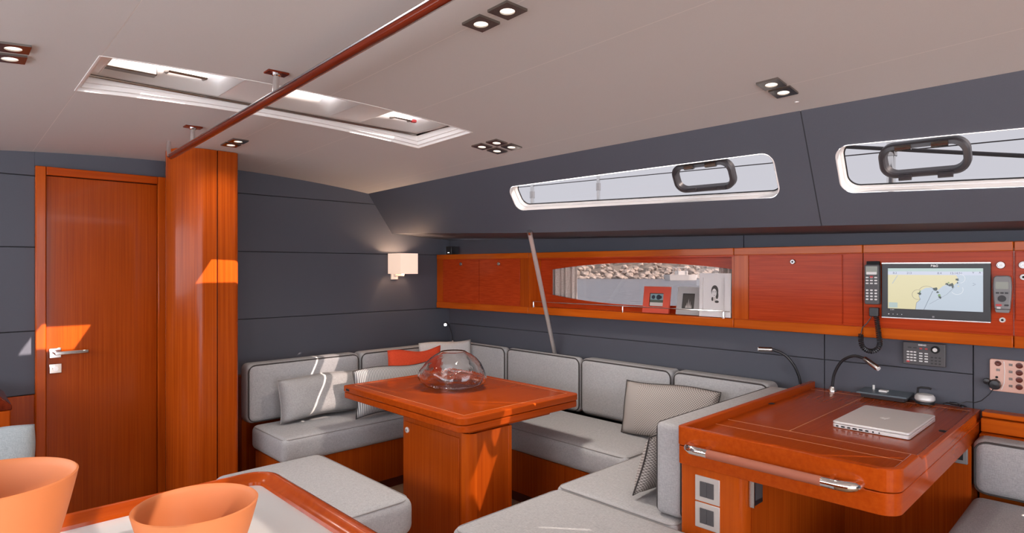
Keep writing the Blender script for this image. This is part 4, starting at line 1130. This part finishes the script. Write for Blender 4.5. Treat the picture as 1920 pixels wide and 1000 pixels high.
# ------------------------------------------------------------------ dining table
dt = thing('dining_table', 'glossy teak dining table with folded double top and boxed pedestal', 'table', (1.95, 2.4, 0))
def top_poly(x0, x1, y0, y1): return rrect(x0, x1, y0, y1, [0.02, 0.02, 0.05, 0.03], 6)
MB().prism(top_poly(1.675, 2.470, 2.065, 3.130), 0.6665, 0.700).build('top_leaf', 'solid_athwart', dt, bevel=0.005, seg=3)
MB().prism(top_poly(1.678, 2.467, 2.068, 3.127), 0.631, 0.6635).build('lower_leaf', 'solid_athwart', dt, bevel=0.005, seg=3)
MB().prism(rrect(1.725, 2.42, 2.115, 3.08, 0.01, 2), 0.7000, 0.7004).build('veneer_field', 'veneer_athwart', dt, smooth=0)
for a, b in (((1.723, 1.7255), (2.113, 3.082)), ((2.4195, 2.422), (2.113, 3.082))): MB().box(*a, *b, 0.7000, 0.7006).build('inlay', 'inlay', dt, smooth=0)
for a, b in (((1.7255, 2.4195), (2.1125, 2.115)), ((1.7255, 2.4195), (3.080, 3.0825))): MB().box(*a, *b, 0.7000, 0.7006).build('inlay', 'inlay', dt, smooth=0)
MB().box(1.76, 2.30, 2.12, 2.95, 0.608, 0.631).build('underframe', 'solid_athwart', dt, bevel=0.004)
MB().prism(rrect(1.742, 2.005, 2.102, 2.625, [0.005, 0.005, 0.05, 0.005], 8), 0.0, 0.610).build('pedestal', 'veneer_vertical', dt, smooth=30)
MB().prism(arc(1.792, 2.152, 0.0515, 180, 270, 10) + [(1.792, 2.152)], 0.0, 0.610).build('corner_post', 'solid_vertical', dt, smooth=30)
pdn = MB().box(1.736, 1.746, 2.165, 2.605, 0.02, 0.585).build('door', 'veneer_vertical', dt, bevel=0.002)
MB().tube([(1.736, 2.575, 0.545), (1.730, 2.575, 0.545), (1.728, 2.575, 0.545)], 0.012, 18, rs=[0.014, 0.014, 0.011]).build('knob', 'aluminium', pdn)
MB().cyl((1.7285, 2.575, 0.545), (1.7265, 2.575, 0.545), 0.0055, 14).build('knob_centre', 'grey_plastic', pdn)
MB().box(1.985, 2.008, 2.099, 2.108, 0.0, 0.61).build('corner_post', 'solid_vertical', dt, bevel=0.002)
MB().box(1.6735, 1.680, 3.055, 3.090, 0.676, 0.687).build('hinge', 'matte_black', dt)

gb = MB()
prof_o = [(0.0001, 0.0), (0.06, 0.0), (0.115, 0.004), (0.155, 0.018), (0.177, 0.040), (0.184, 0.064), (0.176, 0.098), (0.155, 0.132), (0.125, 0.162), (0.098, 0.182), (0.078, 0.192), (0.068, 0.200)]
prof_i = [(r - 0.0045 if r > 0.01 else r, z - 0.0003 if z > 0.19 else z + 0.0028 * (1 - z / 0.2)) for r, z in prof_o[::-1]]
gb.lathe(prof_o + prof_i, 72)
wv_ = lambda x, y, z: 1 + (0.045 * math.sin(5 * math.atan2(y, x) + 22 * z) + 0.026 * math.sin(9 * math.atan2(y, x) - 31 * z)) * min(1, max(0, z) / 0.03) * (1 - max(0, z - 0.12) / 0.09)
gb.v = [(x * wv_(x, y, z), y * wv_(x, y, z), z) for x, y, z in gb.v]
o = gb.build('glass_bowl', 'blown_glass', None, smooth=80); weld(o)
o.location = (2.085, 2.648, 0.7012)
tag(o, 'round clear blown-glass bowl on the dining table', 'bowl')

# ------------------------------------------------------------------ chart table
ct = thing('chart_table', 'glossy teak chart table with raised rim, grab handle and pedestal', 'desk', (2.4, 0.8, 0))
FX, LY, RY = 1.905, 1.150, 0.468
def desk_poly(i): return [(x, y) for x, y in rrect(FX + i, 3.145, RY + i, LY - i, [0.002, 0.02 - min(i, .015), 0.055 - min(i, 0.05), 0.002], 8)]
MB().prism(desk_poly(0.008), 0.738, 0.774).build('lid', 'solid_athwart', ct, bevel=0.003)
MB().prism(desk_poly(0.002), 0.672, 0.7345).build('carcass', 'solid_athwart', ct, bevel=0.006, seg=3)
MB().box(FX + 0.03, 3.09, RY + 0.03, LY - 0.03, 0.7735, 0.7752).build('writing_surface', 'veneer_athwart', ct, smooth=0)
# rims
rim = MB()
def rim_strip(out, inn, z0, z1s):
    n = len(out)
    for i in range(n - 1):
        a, b, c, d = out[i], out[i + 1], inn[i + 1], inn[i]
        za, zb = z1s[i], z1s[i + 1]
        rim.add([(*a, z0), (*b, z0), (*c, z0), (*d, z0), (*a, za), (*b, zb), (*c, zb), (*d, za)], [(4, 5, 6, 7), (0, 1, 5, 4), (2, 3, 7, 6), (1, 2, 6, 5), (3, 0, 4, 7), (0, 3, 2, 1)])
wv = 0.022
lo_ = [(3.145, LY), (2.4, LY), (FX + 0.02, LY)] + [p for p in arc(FX + 0.02, LY - 0.02, 0.02, 90, 180, 6)[1:]] + [(FX, 0.8)] + [p for p in arc(FX + 0.055, RY + 0.055, 0.055, 180, 270, 10)] + [(2.12, RY), (2.16, RY), (2.5, RY), (3.0, RY)]
li_ = [(3.145, LY - wv), (2.4, LY - wv), (FX + wv, LY - wv)] + [(FX + wv, LY - wv)] * 6 + [(FX + wv, 0.8)] + arc(FX + 0.055, RY + 0.055, 0.055 - wv, 180, 270, 10) + [(2.12, RY + wv), (2.16, RY + wv), (2.5, RY + wv), (3.0, RY + wv)]
zs_ = [0.803] * (len(lo_) - 3) + [0.786, 0.784, 0.784]
rim_strip(lo_, li_, 0.737, zs_)
ro = rim.build('rim', 'solid_athwart', ct, smooth=25); weld(ro); ro.data.set_sharp_from_angle(angle=math.radians(25))
md = ro.modifiers.new('bevel', 'BEVEL'); md.width = 0.0035; md.segments = 2; md.limit_method = 'ANGLE'; md.angle_limit = math.radians(50)
for x in (2.128, 2.224): MB().box(x - 0.0015, x + 0.0015, RY + 0.032, LY - 0.032, 0.7750, 0.7757).build('inlay', 'inlay', ct, smooth=0)
MB().box(2.224, 3.07, 0.885, 0.888, 0.7750, 0.7757).build('inlay', 'inlay', ct, smooth=0)
MB().box(3.0695, 3.0725, RY + 0.03, LY - 0.03, 0.7750, 0.7757).build('inlay', 'inlay', ct, smooth=0)
MB().cyl((2.62, LY - 0.028, 0.7752), (2.62, LY - 0.028, 0.7762), 0.016, 18).build('finger_hole', 'matte_black', ct)
MB().cyl((2.62, RY + 0.034, 0.7752), (2.62, RY + 0.034, 0.7762), 0.016, 18).build('finger_hole', 'matte_black', ct)
# handle: leather grip between two chrome horns
hx, hz = 1.858, 0.744
hn = MB().tube([(hx, 0.645, hz), (hx, 1.01, hz)], 0.0145, 16).build('handle', 'leather_grip', ct)
for s_, y in ((1, 1.01), (-1, 0.645)):
    pts = [(hx, y - s_ * 0.004, hz), (hx, y + s_ * 0.03, hz), (hx + 0.004, y + s_ * 0.058, hz), (hx + 0.018, y + s_ * 0.076, hz), (hx + 0.036, y + s_ * 0.082, hz), (FX + 0.004, y + s_ * 0.082, hz)]
    MB().tube(pts, 0.0145, 14, rs=[0.0148, 0.015, 0.0155, 0.015, 0.014, 0.0145]).build('handle_horn', 'chrome', hn)
    MB().tube([(hx, y - s_ * 0.0 + s_ * 0.012, hz), (hx + 0.03, y + s_ * 0.012, hz + 0.006), (FX + 0.003, y + s_ * 0.012, hz + 0.008)], 0.007, 10).build('handle_post', 'chrome', hn)
# pedestal with switch plates
MB().prism(rrect(1.930, 2.95, 0.925, 1.148, [0.01, 0.01, 0.045, 0.03], 8)[:] if False else rrect(1.930, 2.95, 0.920, 1.150, [0.002, 0.015, 0.035, 0.002], 8), 0.0, 0.672).build('pedestal', 'solid_vertical', ct, smooth=30)
MB().box(1.99, 2.94, 0.9165, 0.921, 0.02, 0.665).build('pedestal_panel', 'veneer_vertical', ct)
MB().box(2.90, 3.03, RY, 0.918, 0.0, 0.672).build('back_panel', 'veneer_vertical', ct)
for zc_ in (0.596, 0.504):
    pm_ = MB().box(1.9265, 1.932, 0.999, 1.090, zc_ - 0.044, zc_ + 0.044).build('switch_plate', 'switch_metal', ct, bevel=0.002)
    for yy in (1.058, 1.032): MB().box(1.9235, 1.928, yy - 0.0125, yy + 0.0125, zc_ - 0.026, zc_ + 0.026).build('rocker', 'charcoal_plastic', pm_, bevel=0.001)
hl = MB().box(1.975, 2.045, 0.902, 0.9175, 0.565, 0.655).build('thermostat', 'black_plastic', ct, bevel=0.003)
MB().box(1.985, 2.035, 0.8995, 0.903, 0.585, 0.645).build('thermostat_screen', 'charcoal_plastic', hl)
MB().box(1.972, 1.976, 0.900, 0.918, 0.563, 0.657).build('thermostat_edge', 'steel', hl)

lp = thing('laptop', 'closed silver laptop lying on the chart table', 'laptop', matrix=T((2.582, 0.678, 0.7755)))
MB().prism(rrect(-0.187, 0.187, -0.122, 0.122, 0.012, 6), 0.001, 0.0135).build('base', 'aluminium', lp, bevel=0.002)
MB().prism(rrect(-0.187, 0.187, -0.122, 0.122, 0.012, 6), 0.0145, 0.0235).build('lid', 'aluminium', lp, bevel=0.003)
for k, w_ in enumerate((0.009, 0.012, 0.010, 0.014, 0.012, 0.010, 0.005, 0.004)):
    x_ = 0.105 - k * 0.0195
    MB().box(-0.1876, -0.1868, x_ - w_ / 2, x_ + w_ / 2, 0.0045, 0.0100).build('port', 'matte_black', lp, smooth=0)
ap = []
for k in range(40):
    a = 2 * PI * k / 40
    r_ = 0.0165 * (1 - 0.10 * math.cos(2 * a) ** 2)
    x_, y_ = r_ * math.cos(a) * 1.0, r_ * math.sin(a)
    if y_ > 0: y_ -= 0.0035 * math.exp(-(x_ / 0.004) ** 2)
    else: y_ += 0.0025 * math.exp(-(x_ / 0.004) ** 2)
    if x_ > 0.010 and abs(y_ - 0.002) < 0.007: x_ -= 0.0045 * (1 - ((y_ - 0.002) / 0.007) ** 2)
    ap.append((y_ * -1, x_))
MB().prism([(p[0], -p[1]) for p in ap], 0.0234, 0.0240).build('logo', 'white_plastic', lp, smooth=0)
MB().prism([(-0.017 - 0.010 * t_, -0.002 - 0.006 * math.sin(t_ * 3.1)) for t_ in (0, .25, .5, .75, 1)] + [(-0.017 - 0.010 * t_, -0.002 - 0.006 * t_ + 0.001) for t_ in (.75, .5, .25)], 0.0234, 0.0240).build('logo_leaf', 'white_plastic', lp, smooth=0)

dk = thing('docking_station', 'flat blue-grey docking station at the back of the chart table', 'device', (3.08, 0.81, 0.775))
MB().prism([(0.7765, 3.045), (0.7765, 3.125), (0.796, 3.14), (0.796, 3.03)], 0.725, 0.895, 'Y').build('base', 'charcoal_plastic', dk, bevel=0.003)
MB().prism([(0.796, 3.022), (0.796, 3.142), (0.808, 3.146), (0.804, 3.022)], 0.712, 0.908, 'Y').build('top_plate', 'blue_grey_plastic', dk, bevel=0.002)
MB().box(3.075, 3.105, 0.800, 0.832, 0.8055, 0.812).build('sticker', 'white_plastic', dk)
MB().cyl((3.11, 0.862, 0.806), (3.11, 0.862, 0.826), 0.005, 12).build('connector', 'white_plastic', dk)
dv = thing('silver_gadget', 'small rounded silver gadget with black handle beside the docking station', 'device', (3.09, 0.660, 0.775))
MB().lathe([(0.030, 0.0), (0.036, 0.003), (0.036, 0.010), (0.033, 0.013)], 28, (3.09, 0.66, 0.776)).build('foot', 'black_plastic', dv)
MB().lathe([(0.033, 0.013), (0.038, 0.020), (0.037, 0.032), (0.030, 0.041), (0.015, 0.044), (0.0001, 0.0445)], 28, (3.09, 0.66, 0.776)).build('shell', 'aluminium', dv)
MB().tube([(3.105, 0.690, 0.815), (3.105, 0.688, 0.838), (3.105, 0.678, 0.842), (3.105, 0.648, 0.842), (3.105, 0.640, 0.838)], 0.0045, 8).build('handle', 'black_plastic', dv)
cb = []
for k in range(70):
    a = k * 0.42
    cb.append((3.115 + 0.016 * math.sin(a) + 0.002 * math.sin(3.3 * a), 0.575 - 0.0006 * k + 0.024 * math.cos(a * 0.9), 0.781 + 0.010 * abs(math.sin(a * 0.37))))
tag(MB().tube(cb, 0.0026, 6).build('cable_bundle', 'black_plastic'), 'small bundle of black cable on the chart table by the wall', 'cable')

# navigator's seat and ledge, right edge
base('teak base under the navigator seat at the right edge', 2.16, 3.02, -0.35, 0.455, 0.375, 'bench')
cushion('seat_cushion', 'grey navigator seat cushion in the bottom right corner', 'cushion', 2.10, 2.905, -0.40, 0.464, 0.377, 0.49, 0.035, (0, 0, 0.008), grp=GS)
cushion('back_cushion', 'grey navigator back cushion at the right edge beside the chart table', 'cushion', 2.893, 3.020, -0.40, 0.466, 0.492, 0.704, 0.035, (0.010, 0, 0), ((0, -1, 0.0045),), GB)
lg = thing('wall_ledge', 'glossy teak ledge along the lining right of the chart table', 'ledge', (3.1, 0.0, 0.5))
MB().box(3.085, 3.155, -0.5, 0.464, 0.757, 0.777).build('cap', 'solid_fore_aft', lg, bevel=0.003)
MB().box(3.062, 3.15, -0.5, 0.464, 0.70, 0.7545).build('upper_board', 'solid_fore_aft', lg, bevel=0.004)
MB().box(3.028, 3.15, -0.5, 0.464, 0.38, 0.697).build('lower_board', 'solid_fore_aft', lg, bevel=0.004)
vp = thing('socket_plate', 'small grey socket plate under the chart table beside the navigator seat', 'socket', (2.895, 0.52, 0.6))
MB().box(2.888, 2.899, 0.478, 0.545, 0.600, 0.668).build('plate', 'grey_plastic', vp, bevel=0.003)
MB().box(2.8865, 2.889, 0.492, 0.530, 0.615, 0.653).build('insert', 'matte_black', vp)

# ------------------------------------------------------------------ galley counter with two bowls
gc = thing('galley_counter', 'white galley counter with rounded teak rail in the foreground', 'counter', (0, 0.5, 0))
MB().box(-0.62, 0.485, -0.5, 1.235, 0.0, 0.912).build('cabinet', 'veneer_vertical', gc)
MB().box(-0.63, 0.478, -0.5, 1.225, 0.912, 0.932).build('worktop', 'worktop_white', gc)
out = [(-0.65, 1.252)] + arc(0.450, 1.197, 0.055, 90, 0, 8) + [(0.505, -0.5)]
prof = [(0.0, 0.895), (0.0, 0.942), (-0.004, 0.949), (-0.010, 0.951), (-0.018, 0.949), (-0.022, 0.943), (-0.034, 0.938), (-0.036, 0.930)]
def inset(i): # offset path inward
    return [(-0.65, 1.252 + i)] + arc(0.450, 1.197, 0.055 + i, 90, 0, 8) + [(0.505 + i, -0.5)]
rl = MB()
n_ = len(out)
vs = [(x, y, z) for off, z in prof for x, y in inset(max(off, -0.053))]
rl.add(vs, [(j * n_ + i, j * n_ + i + 1, (j + 1) * n_ + i + 1, (j + 1) * n_ + i) for j in range(len(prof) - 1) for i in range(n_ - 1)])
rl.build('fiddle_rail', 'solid_athwart', gc, smooth=50)
def bowl(label, c, R, zr, rb):
    z0 = 0.9325; H_ = zr - z0; th = 0.0045
    po_ = [(rb + (R - rb) * (k / 14) ** 0.62, H_ * k / 14) for k in range(15)]
    pi_ = [(max(0.001, r - th), max(th, z)) for r, z in po_[::-1]]
    pi_[0] = (R - th, H_)
    pr_ = [(0.0001, 0.0)] + po_ + [(R - th * 0.5, H_ + 0.0015)] + pi_ + [(0.0001, th)]
    o = MB().lathe(pr_, 72).build('serving_bowl', 'orange_ceramic', None, smooth=45); weld(o); o.data.set_sharp_from_angle(angle=math.radians(60))
    o.location = (c[0], c[1], z0)
    return tag(o, label, 'bowl', 'orange bowls on the galley counter')
bowl('large tall orange bowl cut off by the left edge', (0.052, 1.055), 0.100, 1.080, 0.050)
bowl('smaller orange bowl on the galley counter near the rail corner', (0.277, 0.948), 0.0825, 1.020, 0.048)

# ------------------------------------------------------------------ port side pieces at the left edge
pf_ = thing('port_locker', 'glossy teak locker end with dark rail at the left edge', 'cabinet', (-0.1, 3.5, 0))
MB().box(-0.6, 0.250, 3.40, 3.80, 0.0, 0.745).build('body', 'solid_vertical', pf_, bevel=0.008)
MB().prism([(0.745, 0.255), (0.765, 0.255), (0.825, 0.20), (0.835, 0.16), (0.745, 0.16)], 3.40, 3.80, 'Y').build('fiddle_rail', 'dark_rail', pf_, bevel=0.004)
pb = thing('port_bench', 'grey bench cushion at the left edge under the pale blue pillow', 'bench', (0, 3.0, 0))
MB().box(-0.9, 0.30, 2.75, 3.39, 0.0, 0.30).build('base', 'veneer_vertical', pb)
o = cushion_mb(1.2, 0.64, 0.14, 0.035).build('pad', 'grey_weave', pb); o.data.transform(T((-0.30, 3.07, 0.37))); weld(o)
pillow('pale blue pillow at the left edge beside the door', 0.42, 0.24, 0.12, 'blue_pillow', (0.118, 3.27, 0.452), 0.0, 0.25, None, 0.0, 0.010, 31)

# ------------------------------------------------------------------ outside
def stanchion(x, y, z0, z1, r, label):
    t_ = thing('stanchion', label, 'stanchion', (x, y, z0), group='lifeline stanchions on deck')
    MB().cyl((x, y, z0), (x, y, z1), r, 14).build('post', 'chrome', t_)
    MB().lathe([(r * 2.2, 0), (r * 2.2, 0.012), (r * 1.5, 0.03), (r * 1.4, 0.06)], 16, (x, y, z0)).build('foot', 'steel', t_)
    MB().lathe([(r * 1.25, 0), (r * 1.25, 0.05)], 14, (x, y, z0 + 0.30)).build('collar', 'steel', t_)
stanchion(3.35, 3.275, 1.60, 2.25, 0.016, 'steel stanchion outside the left end of the first coachroof window')
stanchion(3.35, 2.633, 1.60, 2.30, 0.013, 'thin steel stanchion left of the first portlight')
stanchion(3.35, 0.853, 1.60, 2.30, 0.020, 'steel stanchion seen through the second portlight')
tag(MB().cyl((3.35, 4.2, 2.02), (3.35, -0.8, 1.875), 0.0030, 6).build('lifeline', 'rope'), 'thin wire lifeline crossing both coachroof windows', 'wire')
tag(MB().cyl((3.315, 1.45, 2.05), (3.315, -0.5, 1.66), 0.0095, 8).build('mooring_rope', 'rope'), 'thick dark rope sloping across the second coachroof window', 'rope')

F_ = Vector((0.6914, 0.7225, 0)); R_ = Vector((0.7225, -0.6914, 0))
SEA = 0.25
sea = MB().grid(lambda u, v: (3.9 + 330 * u, -150 + 480 * v, SEA), 2, 2).build('sea', 'sea', None, smooth=0)
sea['kind'] = 'structure'; sea['label'] = 'rippled grey-blue sea outside the hull window'
def shore_pt(l, d, z): return F_ * d + R_ * l + Vector((0, 0, z))
rnd = random.Random(5)
prm = [[rnd.uniform(-1, 1) for _ in range(40)] for _ in range(200)]
def hill(u, v):
    l = -60 + 170 * u; d = 64 + 40 * v
    i, j = int(u * 199), int(v * 39)
    z = SEA - 0.3 + 3.6 * v ** 0.6 + 0.3 * prm[i][j] * min(1, v * 10 + 0.2) + 0.35 * math.sin(l * 0.33 + 1) * v
    return shore_pt(l, d + 1.5 * math.sin(l * 0.21), z)
hl = MB().grid(hill, 160, 24).build('hillside', 'scrub', None, smooth=0); hl['kind'] = 'structure'; hl['label'] = 'brown scrubby hillside behind the rocks'
rk = MB()
t5 = (1 + 5 ** 0.5) / 2
ico = [Vector(p).normalized() for p in ((-1, t5, 0), (1, t5, 0), (-1, -t5, 0), (1, -t5, 0), (0, -1, t5), (0, 1, t5), (0, -1, -t5), (0, 1, -t5), (t5, 0, -1), (t5, 0, 1), (-t5, 0, -1), (-t5, 0, 1))]
icf = [(0, 11, 5), (0, 5, 1), (0, 1, 7), (0, 7, 10), (0, 10, 11), (1, 5, 9), (5, 11, 4), (11, 10, 2), (10, 7, 6), (7, 1, 8), (3, 9, 4), (3, 4, 2), (3, 2, 6), (3, 6, 8), (3, 8, 9), (4, 9, 5), (2, 4, 11), (6, 2, 10), (8, 6, 7), (9, 8, 1)]
for k in range(1500):
    l = rnd.uniform(-30, 70); d = 62.5 + abs(rnd.gauss(0, 2.6)); s_ = rnd.uniform(0.12, 0.42) * (1.3 if rnd.random() < 0.1 else 1)
    z = SEA + max(0, (d - 63) * 0.33) + 0.02
    c_ = shore_pt(l, d + 1.5 * math.sin(l * 0.21), z)
    rk.add([c_ + Vector((v.x * rnd.uniform(0.7, 1.4), v.y * rnd.uniform(0.7, 1.4), v.z * rnd.uniform(0.6, 1.1))) * s_ for v in ico], icf)
ro = rk.build('shore_rocks', 'rock', None, smooth=0); ro['kind'] = 'stuff'; ro['label'] = 'pale tumbled rocks along the shoreline'; ro['category'] = 'rocks'
bt = thing('motor_boat', 'small white motor boat moored by the rocks outside the hull window', 'boat', matrix=T(shore_pt(15.6, 56, SEA)) @ Matrix.Rotation(math.radians(-30), 4, 'Z'))
hullp = [(-1.5, -0.6), (-1.5, 0.6), (0.5, 0.6), (1.3, 0.3), (1.7, 0.0), (1.3, -0.3), (0.5, -0.6)]
MB().loft([Vector((x * 0.9, y * 0.75, -0.1)) for x, y in hullp], [Vector((x, y, 0.5)) for x, y in hullp]).add([(x, y, 0.46) for x, y in hullp], [tuple(range(7))[::-1]]).build('hull', 'white_gelcoat', bt, smooth=0)
MB().box(-0.5, 0.5, -0.35, 0.35, 0.45, 0.85).build('cabin', 'white_gelcoat', bt, bevel=0.05)
MB().box(-0.7, 0.4, -0.45, 0.45, 1.15, 1.20).build('canopy', 'white_gelcoat', bt)
for x_, y_ in ((-0.6, -0.4), (-0.6, 0.4), (0.3, -0.4), (0.3, 0.4)): MB().cyl((x_, y_, 0.4), (x_, y_, 1.16), 0.03, 8).build('canopy_post', 'steel', bt)

for o in LOCALS:
    if '_local' in o: del o['_local']
